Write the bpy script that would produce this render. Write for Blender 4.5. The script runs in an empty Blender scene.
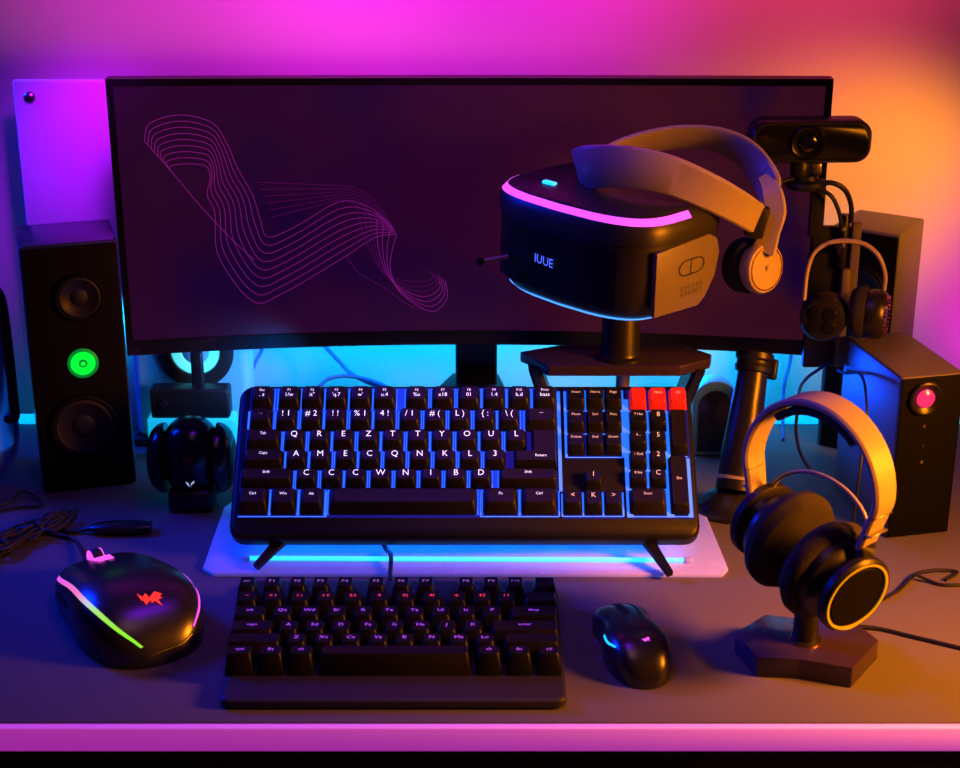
import bpy, bmesh, math, random
from math import sin, cos, pi, radians, sqrt, atan, tan
from mathutils import Vector as V, Matrix
random.seed(4)
COL = bpy.context.scene.collection

# ------------------------------------------------------------------ camera frame (desk top is z = 0 while building)
F = 1650.0
TH = radians(21)
CAM = V((0, -0.9 / tan(TH + atan((723 - 384) / F)), 0.9))
FW = V((0, cos(TH), -sin(TH)))
UP = V((0, sin(TH), cos(TH)))
DESK_Z = 0.74


def ray(px, py):
    return FW + V((1, 0, 0)) * ((px - 480) / F) + UP * ((384 - py) / F)


def on(px, py, z=0.0):
    d = ray(px, py)
    return CAM + d * ((z - CAM.z) / d.z)


def at(px, py, y):
    d = ray(px, py)
    return CAM + d * ((y - CAM.y) / d.y)


def lerp(a, b, t):
    return a + (b - a) * t


# ------------------------------------------------------------------ materials
def mat(name, col, rough=0.5, metal=0.0, emis=None, es=0.0, spec=0.5, var=0.0, scale=40.0, bump=0.0, coat=0.0, trans=0.0):
    m = bpy.data.materials.new(name)
    m.use_nodes = True
    nt = m.node_tree
    b = nt.nodes['Principled BSDF']
    b.inputs['Base Color'].default_value = (*col, 1)
    b.inputs['Roughness'].default_value = rough
    b.inputs['Metallic'].default_value = metal
    b.inputs['Specular IOR Level'].default_value = spec
    b.inputs['Coat Weight'].default_value = coat
    b.inputs['Transmission Weight'].default_value = trans
    if emis:
        b.inputs['Emission Color'].default_value = (*emis, 1)
        b.inputs['Emission Strength'].default_value = es
    if var or bump:
        tc = nt.nodes.new('ShaderNodeTexCoord')
        n = nt.nodes.new('ShaderNodeTexNoise')
        n.inputs['Scale'].default_value = scale
        n.inputs['Detail'].default_value = 4
        nt.links.new(tc.outputs['Object'], n.inputs['Vector'])
        if var:
            r = nt.nodes.new('ShaderNodeMapRange')
            r.inputs['To Min'].default_value = max(0.02, rough - var)
            r.inputs['To Max'].default_value = min(1, rough + var)
            nt.links.new(n.outputs['Fac'], r.inputs['Value'])
            nt.links.new(r.outputs['Result'], b.inputs['Roughness'])
        if bump:
            bp = nt.nodes.new('ShaderNodeBump')
            bp.inputs['Strength'].default_value = bump
            bp.inputs['Distance'].default_value = 0.001
            nt.links.new(n.outputs['Fac'], bp.inputs['Height'])
            nt.links.new(bp.outputs['Normal'], b.inputs['Normal'])
    return m


M = {}
M['wall'] = mat('wall_paint', (0.72, 0.70, 0.72), 0.85, var=0.05, scale=8, bump=0.05)
M['floor'] = mat('floor_dark', (0.05, 0.045, 0.05), 0.6, var=0.1, scale=12)
M['desk'] = mat('desk_laminate', (0.135, 0.125, 0.128), 0.62, spec=0.18, var=0.06, scale=90, bump=0.04)
M['edge'] = mat('desk_edge_painted_glow', (0.6, 0.5, 0.6), 0.5, emis=(0.62, 0.05, 0.62), es=0.55, var=0.05)  # pale front edge; the pink light on it is put in as emission
M['black'] = mat('black_plastic', (0.012, 0.011, 0.013), 0.42, var=0.08, scale=60)
M['satin'] = mat('satin_black', (0.016, 0.014, 0.016), 0.34, var=0.05, scale=60)
M['gloss'] = mat('gloss_black', (0.010, 0.009, 0.012), 0.22, spec=0.35, coat=0.1, var=0.04, scale=30)
M['rubber'] = mat('black_rubber', (0.012, 0.011, 0.012), 0.65, var=0.1, scale=120, bump=0.1)
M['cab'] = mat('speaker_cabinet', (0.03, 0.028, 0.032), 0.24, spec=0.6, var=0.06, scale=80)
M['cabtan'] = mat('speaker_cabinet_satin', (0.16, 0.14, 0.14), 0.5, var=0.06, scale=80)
M['front'] = mat('speaker_front', (0.006, 0.005, 0.006), 0.6, spec=0.1, var=0.05, scale=80)
M['cone'] = mat('speaker_cone', (0.014, 0.010, 0.010), 0.45, var=0.05, scale=60)
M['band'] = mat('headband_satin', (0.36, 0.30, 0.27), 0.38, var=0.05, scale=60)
M['foam'] = mat('ear_pad_fabric', (0.024, 0.019, 0.019), 0.9, var=0.05, scale=300, bump=0.6)
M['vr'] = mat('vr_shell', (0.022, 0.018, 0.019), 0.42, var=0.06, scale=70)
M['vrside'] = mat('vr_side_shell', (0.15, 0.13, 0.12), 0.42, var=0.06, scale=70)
M['vrface'] = mat('vr_face_plate', (0.006, 0.006, 0.009), 0.32, var=0.04, scale=50)
M['shelf'] = mat('shelf_lacquer_lit_violet', (0.045, 0.028, 0.075), 0.26, var=0.05, scale=50)  # violet light on the dark tops is mixed into the base colour
M['pale'] = mat('pale_panel', (0.74, 0.72, 0.76), 0.45, var=0.05, scale=20)
M['acrylic'] = mat('white_acrylic', (0.42, 0.40, 0.46), 0.28, emis=(0.02, 0.11, 0.9), es=0.32, var=0.04, scale=20)  # white sheet; the blue light falling on it is added as emission
M['bluecase'] = mat('case_painted_blue_light', (0.16, 0.52, 0.56), 0.4, var=0.05, scale=20)  # pale case with the blue light put into its base colour
M['glass'] = mat('blue_glass', (0.25, 0.4, 0.85), 0.15, spec=0.6, trans=0.6, var=0.03)
M['metal'] = mat('brushed_metal', (0.55, 0.5, 0.48), 0.3, metal=1.0, var=0.08, scale=80)
M['gunmetal'] = mat('gunmetal', (0.25, 0.23, 0.23), 0.35, metal=0.6, var=0.08, scale=80)
M['green'] = mat('green_light', (0.0, 0.2, 0.02), 0.4, emis=(0.0, 1.0, 0.05), es=1.1)
M['greendark'] = mat('green_light_center', (0.0, 0.05, 0.01), 0.4, emis=(0.0, 0.35, 0.05), es=0.6)
M['pinklens'] = mat('pink_lens', (0.3, 0.02, 0.1), 0.2, emis=(1.0, 0.04, 0.22), es=0.8, coat=0.6, var=0.03)
M['cyan'] = mat('cyan_light', (0.2, 0.6, 0.8), 0.4, emis=(0.01, 0.50, 1.0), es=1.6)
M['cyanring'] = mat('cyan_glow_ring', (0.2, 0.6, 0.7), 0.4, emis=(0.1, 0.9, 0.95), es=0.75)
M['bluekey'] = mat('key_backlight', (0.0, 0.03, 0.2), 0.5, emis=(0.006, 0.07, 0.9), es=0.8)
M['bluedim'] = mat('key_backlight_dim', (0.0, 0.01, 0.08), 0.5, emis=(0.003, 0.012, 0.32), es=0.55)
M['blueline'] = mat('key_backlight_core', (0.1, 0.3, 0.9), 0.5, emis=(0.025, 0.20, 1.0), es=1.0)
M['key'] = mat('keycap', (0.010, 0.009, 0.011), 0.42, spec=0.3, var=0.06, scale=150)
M['keybrown'] = mat('wide_keycap', (0.014, 0.010, 0.011), 0.45, spec=0.25, var=0.06, scale=150)
M['keyred'] = mat('red_keycap', (0.55, 0.02, 0.01), 0.4, emis=(1, 0.03, 0.01), es=0.35, var=0.05)
M['kbcase'] = mat('keyboard_case', (0.010, 0.009, 0.010), 0.45, spec=0.3, var=0.07, scale=80)
M['kbcase2'] = mat('front_keyboard_case', (0.028, 0.024, 0.027), 0.5, var=0.07, scale=80)
M['legend'] = mat('key_legend_white', (0.7, 0.75, 0.9), 0.5, emis=(0.75, 0.85, 1.0), es=0.95)
M['legendwarm'] = mat('key_legend_warm', (0.7, 0.6, 0.5), 0.5, emis=(0.9, 0.72, 0.6), es=0.45)
M['legendred'] = mat('key_legend_red', (0.7, 0.1, 0.1), 0.5, emis=(1.0, 0.06, 0.08), es=0.8)
M['legendvio'] = mat('key_legend_violet', (0.5, 0.2, 0.8), 0.5, emis=(0.58, 0.12, 1.0), es=0.65)
M['legenddim'] = mat('key_legend_dim', (0.4, 0.3, 0.5), 0.5, emis=(0.5, 0.25, 0.6), es=0.4)
M['red'] = mat('red_emblem', (0.6, 0.03, 0.01), 0.4, emis=(1.0, 0.05, 0.015), es=0.95)
M['bluetext'] = mat('blue_lettering', (0.1, 0.2, 0.9), 0.4, emis=(0.12, 0.22, 1.0), es=1.0)
M['whitemark'] = mat('white_emblem', (0.7, 0.8, 0.9), 0.4, emis=(0.55, 0.75, 1.0), es=0.6)
M['magenta'] = mat('magenta_light', (0.6, 0.1, 0.6), 0.4, emis=(0.85, 0.12, 1.0), es=1.05)
M['pink'] = mat('pink_light', (0.6, 0.1, 0.5), 0.4, emis=(1.0, 0.12, 0.72), es=1.1)
M['bluestrip'] = mat('blue_light', (0.1, 0.3, 0.8), 0.4, emis=(0.08, 0.34, 1.0), es=1.4)
M['yellow'] = mat('yellow_ring', (0.6, 0.4, 0.02), 0.25, metal=0.4, emis=(0.85, 0.5, 0.01), es=0.30)
M['gold'] = mat('gold_metal', (0.8, 0.5, 0.12), 0.25, metal=1.0, var=0.06)
M['mouse'] = mat('mouse_satin', (0.018, 0.015, 0.018), 0.29, spec=1.0, coat=0.0, var=0.04, scale=60)
M['led'] = mat('led_strip_glow', (0.2, 0.5, 0.7), 0.4, emis=(0.0, 0.42, 1.0), es=1.3)
M['glowbase'] = mat('added_glow', (0.1, 0.4, 0.5), 0.4, emis=(0.0, 0.55, 0.75), es=0.7)
M['lens'] = mat('dark_lens', (0.01, 0.008, 0.012), 0.06, coat=1.0, var=0.02)
M['cablemat'] = mat('cable_rubber', (0.012, 0.011, 0.013), 0.5, var=0.08, scale=200)
M['braid'] = mat('braided_cable', (0.030, 0.022, 0.020), 0.55, var=0.1, scale=400, bump=0.8)
M['bluecord'] = mat('cord_painted_blue_light', (0.02, 0.12, 0.4), 0.5, var=0.05)  # cord with blue light painted into its base colour
M['wave'] = mat('screen_lines', (0.1, 0.0, 0.1), 0.5, emis=(0.55, 0.03, 0.5), es=0.42)
M['wavefaint'] = mat('screen_lines_faint', (0.1, 0.0, 0.1), 0.5, emis=(0.35, 0.015, 0.32), es=0.24)


def screen_mat():
    m = mat('screen_glass', (0.01, 0.006, 0.01), 0.45, spec=0.35)
    nt = m.node_tree
    b = nt.nodes['Principled BSDF']
    tc = nt.nodes.new('ShaderNodeTexCoord')
    sp = nt.nodes.new('ShaderNodeSeparateXYZ')
    nt.links.new(tc.outputs['Generated'], sp.inputs[0])
    cr = nt.nodes.new('ShaderNodeValToRGB')
    e = cr.color_ramp.elements
    e[0].position = 0.0
    e[0].color = (0.028, 0.0015, 0.032, 1)
    e[1].position = 1.0
    e[1].color = (0.05, 0.006, 0.02, 1)  # reddish tones towards this end put a warm reflection into the picture
    for p, c in ((0.35, (0.036, 0.002, 0.040, 1)), (0.5, (0.040, 0.0025, 0.034, 1)), (0.75, (0.065, 0.006, 0.022, 1))):
        x = e.new(p)
        x.color = c
    nt.links.new(sp.outputs['X'], cr.inputs['Fac'])
    n = nt.nodes.new('ShaderNodeTexNoise')
    n.inputs['Scale'].default_value = 2.2
    nt.links.new(tc.outputs['Generated'], n.inputs['Vector'])
    mx = nt.nodes.new('ShaderNodeMix')
    mx.data_type = 'RGBA'
    mr = nt.nodes.new('ShaderNodeMapRange')
    mr.inputs['From Min'].default_value = 0.5
    mr.inputs['From Max'].default_value = 0.7
    nt.links.new(n.outputs['Fac'], mr.inputs['Value'])
    nt.links.new(mr.outputs['Result'], mx.inputs['Factor'])
    nt.links.new(cr.outputs['Color'], mx.inputs[6])
    mx.inputs[7].default_value = (0.012, 0.001, 0.045, 1)
    nt.links.new(mx.outputs[2], b.inputs['Emission Color'])
    b.inputs['Emission Strength'].default_value = 0.75
    return m


M['screen'] = screen_mat()


# ------------------------------------------------------------------ mesh builder
class MB:
    def __init__(s):
        s.v, s.f, s.mi, s.mats = [], [], [], []

    def _m(s, m):
        if m not in s.mats:
            s.mats.append(m)
        return s.mats.index(m)

    def add(s, vs, fs, m):
        o = len(s.v)
        s.v.extend(V(p) for p in vs)
        k = s._m(m)
        for f in fs:
            s.f.append(tuple(i + o for i in f))
            s.mi.append(k)

    def bm(s, b, m, mx=None):
        b.verts.ensure_lookup_table()
        b.verts.index_update()
        s.add([(mx @ v.co) if mx else v.co.copy() for v in b.verts], [[v.index for v in f.verts] for f in b.faces], m)
        b.free()

    # rounded box: size, centre matrix
    def box(s, size, mx, m, bev=0.0, seg=3):
        b = bmesh.new()
        bmesh.ops.create_cube(b, size=1)
        for v in b.verts:
            v.co = V((v.co.x * size[0], v.co.y * size[1], v.co.z * size[2]))
        if bev:
            bmesh.ops.bevel(b, geom=list(b.edges), offset=bev, segments=seg, profile=0.5, affect='EDGES')
        s.bm(b, m, mx)

    def loft(s, rings, m, cap0=True, cap1=True, closed=True):
        n = len(rings[0])
        vs = [p for r in rings for p in r]
        fs = []
        for i in range(len(rings) - 1):
            for j in range(n if closed else n - 1):
                a, b_ = i * n + j, i * n + (j + 1) % n
                fs.append((a, b_, b_ + n, a + n))
        if closed and cap0:
            fs.append(tuple(reversed(range(n))))
        if closed and cap1:
            o = (len(rings) - 1) * n
            fs.append(tuple(range(o, o + n)))
        s.add(vs, fs, m)

    # lathe: profile [(r, h)] around the axis of mx (local z)
    def lathe(s, prof, mx, m, n=32, cap0=True, cap1=True, sx=1.0):
        rings = []
        for r, h in prof:
            rings.append([mx @ V((r * cos(2 * pi * k / n) * sx, r * sin(2 * pi * k / n), h)) for k in range(n)])
        s.loft(rings, m, cap0, cap1)

    def tube(s, pts, r, m, n=8, res=6, flat=None):
        pts = spline(pts, res) if res else [V(p) for p in pts]
        rr = r if isinstance(r, (list, tuple)) else None
        rings = []
        nrm = None
        for i, p in enumerate(pts):
            t = (pts[min(i + 1, len(pts) - 1)] - pts[max(i - 1, 0)])
            if t.length < 1e-9:
                t = V((0, 0, 1))
            t.normalize()
            if nrm is None:
                a = V((0, 0, 1)) if abs(t.z) < 0.9 else V((1, 0, 0))
                nrm = (a - t * a.dot(t)).normalized()
            else:
                nrm = (nrm - t * nrm.dot(t)).normalized()
            bn = t.cross(nrm)
            if rr:
                q = i / (len(pts) - 1) * (len(rr) - 1)
                k = min(int(q), len(rr) - 2)
                ra = lerp(rr[k], rr[k + 1], q - k)
            else:
                ra = r
            rings.append([p + (nrm * cos(2 * pi * k / n) + bn * sin(2 * pi * k / n)) * ra for k in range(n)])
        s.loft(rings, m)

    # flat band swept along a path; wide[i] is the direction of its breadth
    def ribbon(s, pts, wides, w, th, m, res=6):
        P = spline(pts, res) if res else [V(p) for p in pts]
        W = spline(wides, res) if res else [V(p) for p in wides]
        ws = w if isinstance(w, (list, tuple)) else [w, w]
        rings = []
        for i, p in enumerate(P):
            t = (P[min(i + 1, len(P) - 1)] - P[max(i - 1, 0)]).normalized()
            a = W[i]
            a = (a - t * a.dot(t)).normalized()
            nn = t.cross(a)
            q = i / (len(P) - 1) * (len(ws) - 1)
            k = min(int(q), len(ws) - 2)
            hw = lerp(ws[k], ws[k + 1], q - k) / 2
            ht = th / 2
            ring = []
            for (x, y) in ((-1, -.45), (-.86, -1), (.86, -1), (1, -.45), (1, .45), (.86, 1), (-.86, 1), (-1, .45)):
                ring.append(p + a * hw * x + nn * ht * y)
            rings.append(ring)
        s.loft(rings, m)

    def prism(s, poly, z0, z1, m, bev=0.0, mx=None):
        b = bmesh.new()
        f = b.faces.new([b.verts.new((p[0], p[1], z0)) for p in poly])
        f.normal_update()
        if f.normal.z > 0:
            f.normal_flip()
        r = bmesh.ops.extrude_face_region(b, geom=[f])
        for v in r['geom']:
            if isinstance(v, bmesh.types.BMVert):
                v.co.z = z1
        bmesh.ops.recalc_face_normals(b, faces=list(b.faces))
        if bev:
            bmesh.ops.bevel(b, geom=list(b.edges), offset=bev, segments=2, profile=0.5, affect='EDGES')
        s.bm(b, m, mx)

    def text(s, txt, size, mx, m, th=0.0004):
        vs, fs = text_mesh(txt)
        s.add([mx @ V((p[0] * size, p[1] * size, th)) for p in vs], fs, m)

    def build(s, name, parent=None, sharp=38):
        me = bpy.data.meshes.new(name)
        org = V((0, 0, 0))
        if parent:
            r = parent
            while r.parent:
                r = r.parent
            org = r.location.copy()
        else:
            if s.v:
                xs = [p.x for p in s.v]
                ys = [p.y for p in s.v]
                org = V(((min(xs) + max(xs)) / 2, (min(ys) + max(ys)) / 2, min(p.z for p in s.v)))
        me.from_pydata([tuple(p - org) for p in s.v], [], s.f)
        for m in s.mats:
            me.materials.append(M[m])
        me.polygons.foreach_set('material_index', s.mi)
        me.polygons.foreach_set('use_smooth', [True] * len(me.polygons))
        b = bmesh.new()
        b.from_mesh(me)
        bmesh.ops.remove_doubles(b, verts=list(b.verts), dist=1e-7)
        bmesh.ops.recalc_face_normals(b, faces=list(b.faces))
        b.to_mesh(me)
        b.free()
        me.set_sharp_from_angle(angle=radians(sharp))
        o = bpy.data.objects.new(name, me)
        COL.objects.link(o)
        if parent:
            o.parent = parent
        else:
            o.location = org
        return o


_T = {}


def text_mesh(txt):
    if txt not in _T:
        c = bpy.data.curves.new('t', 'FONT')
        c.body = txt
        c.size = 1.0
        c.align_x = 'CENTER'
        c.align_y = 'CENTER'
        c.resolution_u = 2
        c.offset = 0.0
        o = bpy.data.objects.new('t', c)
        COL.objects.link(o)
        dg = bpy.context.evaluated_depsgraph_get()
        ev = o.evaluated_get(dg)
        me = ev.to_mesh()
        _T[txt] = ([tuple(v.co) for v in me.vertices], [tuple(p.vertices) for p in me.polygons])
        ev.to_mesh_clear()
        bpy.data.objects.remove(o)
        bpy.data.curves.remove(c)
    return _T[txt]


def spline(pts, res=6):
    pts = [V(p) for p in pts]
    if len(pts) < 3:
        return [pts[0].lerp(pts[-1], k / res) for k in range(res + 1)]
    out = []
    for i in range(len(pts) - 1):
        p0 = pts[i - 1] if i else pts[0] * 2 - pts[1]
        p1, p2 = pts[i], pts[i + 1]
        p3 = pts[i + 2] if i + 2 < len(pts) else p2 * 2 - p1
        for k in range(res):
            t = k / res
            out.append(0.5 * ((2 * p1) + (p2 - p0) * t + (2 * p0 - 5 * p1 + 4 * p2 - p3) * t * t + (3 * p1 - p0 - 3 * p2 + p3) * t ** 3))
    out.append(pts[-1])
    return out


def frame(o, x, y, z=None):
    x = V(x).normalized()
    y = V(y)
    y = (y - x * y.dot(x)).normalized()
    z = x.cross(y)
    return Matrix(((x.x, y.x, z.x, o[0]), (x.y, y.y, z.y, o[1]), (x.z, y.z, z.z, o[2]), (0, 0, 0, 1)))


def axis_frame(o, z):
    z = V(z).normalized()
    a = V((0, 0, 1)) if abs(z.z) < 0.9 else V((1, 0, 0))
    x = a.cross(z).normalized()
    return frame(o, x, z.cross(x))


def T(x, y, z):
    return Matrix.Translation((x, y, z))


def tag(o, label, cat, group=None):
    o['label'] = label
    o['category'] = cat
    if group:
        o['group'] = group
    return o


def thing(name, label, cat, loc):
    o = bpy.data.objects.new(name, None)
    o.empty_display_size = 0.02
    COL.objects.link(o)
    o.location = loc
    return tag(o, label, cat)


def structure(o):
    o['kind'] = 'structure'
    return o


# ------------------------------------------------------------------ setting
WALL_Y = 0.86
b = MB()
b.box((5, 0.1, 3.2), T(0, WALL_Y + 0.05, 0.86), 'wall')
structure(b.build('wall_back'))
b = MB()
b.box((5, 5, 0.06), T(0, -1.6, -DESK_Z - 0.03), 'floor')
structure(b.build('floor'))

desk = thing('desk', 'dark matte desk with a front edge coloured as if lit magenta, carrying all the gear', 'desk', (0, 0.39, -DESK_Z))
b = MB()
b.box((2.3, 0.782, 0.032), T(0, 0.393, -0.016), 'desk', 0.0015, 2)
b.build('desktop', desk)
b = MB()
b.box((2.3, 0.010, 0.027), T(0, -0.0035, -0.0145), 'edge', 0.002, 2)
o = b.build('front_edge_band', desk)
o['label'] = 'front edge band with magenta light put into its colour'
b = MB()
b.box((2.3, 0.02, 0.1), T(0, 0.012, -0.082), 'black', 0.002)
b.build('apron', desk)
for sx in (-1, 1):
    for sy in (0.05, 0.73):
        b = MB()
        b.box((0.06, 0.06, DESK_Z - 0.032), T(sx * 1.05, sy, -DESK_Z / 2 - 0.016), 'black', 0.004)
        b.build('leg', desk)

# ------------------------------------------------------------------ monitor
MX, MW, MZ0, MZ1 = -0.013, 0.888, 0.1675, 0.5265
MYE, MSAG = 0.605, 0.034


def mon(u, v, off=0.0):  # u -1..1, v 0..1
    y = MYE + MSAG * (1 - u * u) + off
    z = lerp(MZ0 + 0.0035 * (1 - u * u), MZ1 - 0.005 * (1 - u * u), v)
    return V((MX + u * MW / 2 * (1 - 0.006 * v * 0), y, z))


mroot = thing('monitor', 'wide curved dark monitor showing a purple line wave', 'monitor', (MX, 0.68, 0))
NU = 40
b = MB()  # back housing, closed
rings = []
for i in range(NU + 1):
    u = -1 + 2 * i / NU
    rings.append([mon(u, 0, 0.0012), mon(u, 0, 0.018), mon(u, 0.14, 0.034), mon(u, 0.86, 0.034), mon(u, 1, 0.018), mon(u, 1, 0.0012)])
b.loft(rings, 'black')
b.build('housing', mroot)
b = MB()  # bezel: front ring
UB, VB0, VB1 = 0.981, 0.055, 0.975


def strip(bm_, u0, u1, v0, v1, offs, m, n=NU):
    rings_ = []
    for i in range(n + 1):
        u = lerp(u0, u1, i / n)
        rings_.append([mon(u, v0, offs[0]), mon(u, v1, offs[0]), mon(u, v1, offs[1]), mon(u, v0, offs[1])])
    bm_.loft(rings_, m)


strip(b, -1, 1, 0, VB0, (-0.002, 0.002), 'gloss')
strip(b, -1, 1, VB1, 1, (-0.002, 0.002), 'gloss')
strip(b, -1, -UB, VB0, VB1, (-0.002, 0.002), 'gloss', 1)
strip(b, UB, 1, VB0, VB1, (-0.002, 0.002), 'gloss', 1)
b.build('bezel', mroot)
b = MB()
vs, fs = [], []
for i in range(NU + 1):
    u = lerp(-UB, UB, i / NU)
    vs += [mon(u, VB0, 0), mon(u, VB1, 0)]
for i in range(NU):
    fs.append((2 * i, 2 * i + 2, 2 * i + 3, 2 * i + 1))
b.add(vs, fs, 'screen')


def scr(px, py):
    p = at(px, py, 0.63)
    u = (p.x - MX) / (MW / 2)
    y = MYE + MSAG * (1 - u * u)
    p = at(px, py, y)
    u = (p.x - MX) / (MW / 2)
    lo, hi = mon(u, 0), mon(u, 1)
    return u, (p.z - lo.z) / (hi.z - lo.z)


def wave_line(pts, m, w=0.00075):
    P = spline([V((130 + x / 2.82, 100 + y / 2.82, 0)) for x, y in pts], 6)
    Q = []
    for p in P:
        u, v = scr(p.x, p.y)
        Q.append(mon(u, v, -0.0007))
    vs_, fs_ = [], []
    for i, q in enumerate(Q):
        t = Q[min(i + 1, len(Q) - 1)] - Q[max(i - 1, 0)]
        s_ = V((-t.z, 0, t.x))
        s_ = s_.normalized() if s_.length > 1e-9 else V((0, 0, 1))
        vs_ += [q + s_ * w / 2, q - s_ * w / 2]
    for i in range(len(Q) - 1):
        fs_.append((2 * i, 2 * i + 1, 2 * i + 3, 2 * i + 2))
    b.add(vs_, fs_, m)


def L2(a, c, k):
    return (lerp(a[0], c[0], k), lerp(a[1], c[1], k))


PA = [((40, 115), (118, 203)), ((56, 66), (112, 188)), ((140, 42), (150, 180)), ((228, 62), (213, 186)), ((268, 112), (226, 222)),
      ((305, 195), (218, 268)), ((345, 265), (240, 320)), ((367, 335), (250, 440)), ((390, 386), (345, 566)), ((470, 355), (430, 545)),
      ((590, 287), (600, 445)), ((670, 300), (690, 388)), ((735, 350), (752, 378))]
NL = 9
for k in range(NL):
    t = k / (NL - 1)
    wave_line([L2(a, c, t) for a, c in PA], 'wave')
PB = [((752, 378), (640, 300)), ((738, 430), (660, 380)), ((735, 480), (700, 470)), ((765, 545), (740, 500)), ((850, 596), (800, 512)), ((893, 560), (850, 505)), ((890, 510), (850, 480))]
for k in range(7):
    t = k / 6
    wave_line([L2(a, c, t) for a, c in PB], 'wave' if k < 4 else 'wavefaint')
PC = [((360, 232), (400, 330)), ((520, 238), (520, 300)), ((630, 247), (600, 282)), ((690, 285), (660, 310)), ((748, 368), (735, 350))]
for k in range(6):
    t = k / 5
    wave_line([L2(a, c, t) for a, c in PC], 'wavefaint')
wave_line([(40, 115), (118, 203), (200, 300), (290, 395), (350, 450)], 'wave')
wave_line([(610, 440), (650, 490), (720, 530), (780, 575), (850, 596)], 'wavefaint')
b.build('screen', mroot)
b = MB()  # neck
b.box((0.056, 0.022, 0.30), T(-0.005, 0.696, 0.165), 'black', 0.004)
b.box((0.12, 0.03, 0.09), T(-0.005, 0.674, 0.33), 'black', 0.006)
b.build('stand_neck', mroot)
b = MB()  # wedge base
poly = [(-0.125, 0.545), (-0.118, 0.535), (0.07, 0.535), (0.075, 0.56), (0.045, 0.74), (-0.055, 0.74)]
rings = []
for sc_, z in ((1.0, 0.0), (1.0, 0.030), (0.66, 0.094), (0.60, 0.098)):
    rings.append([V((-0.01 + (x + 0.01) * sc_, 0.70 + (y - 0.70) * sc_, z)) for x, y in poly])
b.loft(rings, 'black')
b.build('stand_base', mroot)


# ------------------------------------------------------------------ key caps
def keycap(b, mx, w, d, h, m, ins=0.13, fr=0.34, bk=0.07):
    """tapered cap, local x right, y away, z up; base centred at mx origin"""
    def ring(x0, x1, y0, y1, z, r):
        pts = []
        for cx, cy, a0 in ((x1 - r, y1 - r, 0), (x0 + r, y1 - r, 90), (x0 + r, y0 + r, 180), (x1 - r, y0 + r, 270)):
            for q in (0, 45, 90):
                a = radians(a0 + q)
                pts.append(mx @ V((cx + r * cos(a), cy + r * sin(a), z)))
        return pts
    u = min(w, d)
    ix = ins * u
    x0, x1, y0, y1 = -w / 2, w / 2, -d / 2, d / 2
    r = u * 0.10
    t = (x0 + ix, x1 - ix, y0 + fr * u, y1 - bk * u)
    rs = [ring(x0, x1, y0, y1, 0, r), ring(x0, x1, y0, y1, h * 0.18, r),
          ring(lerp(x0, t[0], .9), lerp(x1, t[1], .9), lerp(y0, t[2], .9), lerp(y1, t[3], .9), h * 0.93, r),
          ring(t[0] + u * .03, t[1] - u * .03, t[2] + u * .03, t[3] - u * .03, h, r)]
    rs.append(ring(t[0] + u * .12, t[1] - u * .12, t[2] + u * .12, t[3] - u * .12, h * 0.97, r * .7))
    b.loft(rs, m)
    return t


def inset_legend(b, mx, t, h, txt, size, m, dx=0.0, dy=0.0):
    cx, cy = (t[0] + t[1]) / 2 + dx, (t[2] + t[3]) / 2 + dy
    b.text(txt, size, mx @ T(cx, cy, h * 1.0 + 0.0002), m)


# ------------------------------------------------------------------ big keyboard
AL = radians(40)
KL = 0.2055
KZ = 0.036
KX, KY = -0.018, on(461, 540.5, KZ).y
KU, KV = V((1, 0, 0)), V((0, cos(AL), sin(AL)))
KW = KU.cross(KV)
KM = frame((KX, KY, KZ), KU, KV)
KH = 0.006      # plate height over the case's top plane origin


def kuv(px, py, h):
    d = ray(px, py)
    o = V((KX, KY, KZ)) + KW * h
    t = (o - CAM).dot(KW) / d.dot(KW)
    q = CAM + d * t - o
    return q.dot(KU), q.dot(KV)


kroot = thing('keyboard', 'large full-size black keyboard propped up steeply with blue backlit keys', 'keyboard', (KX, KY + 0.07, 0))
b = MB()   # case
hw0, hw1 = 0.2765, 0.277


def rrect(x0, x1, y0, y1, r, n=5):
    pts = []
    for cx, cy, a0 in ((x1 - r, y1 - r, 0), (x0 + r, y1 - r, 90), (x0 + r, y0 + r, 180), (x1 - r, y0 + r, 270)):
        for k in range(n + 1):
            a = radians(a0 + 90 * k / n)
            pts.append(V((cx + r * cos(a), cy + r * sin(a), 0)))
    return pts


def kring(ins, h, r=0.018):
    return [KM @ V((p.x, p.y, h)) for p in rrect(-hw0 + ins, hw0 - ins, 0.0 + ins, KL - ins, max(r - ins, 0.002))]


b.loft([kring(0.008, -0.020), kring(0.0, -0.013), kring(0.0, 0.0), kring(0.002, 0.004), kring(0.005, 0.006)], 'kbcase')
b.build('case', kroot)

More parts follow.
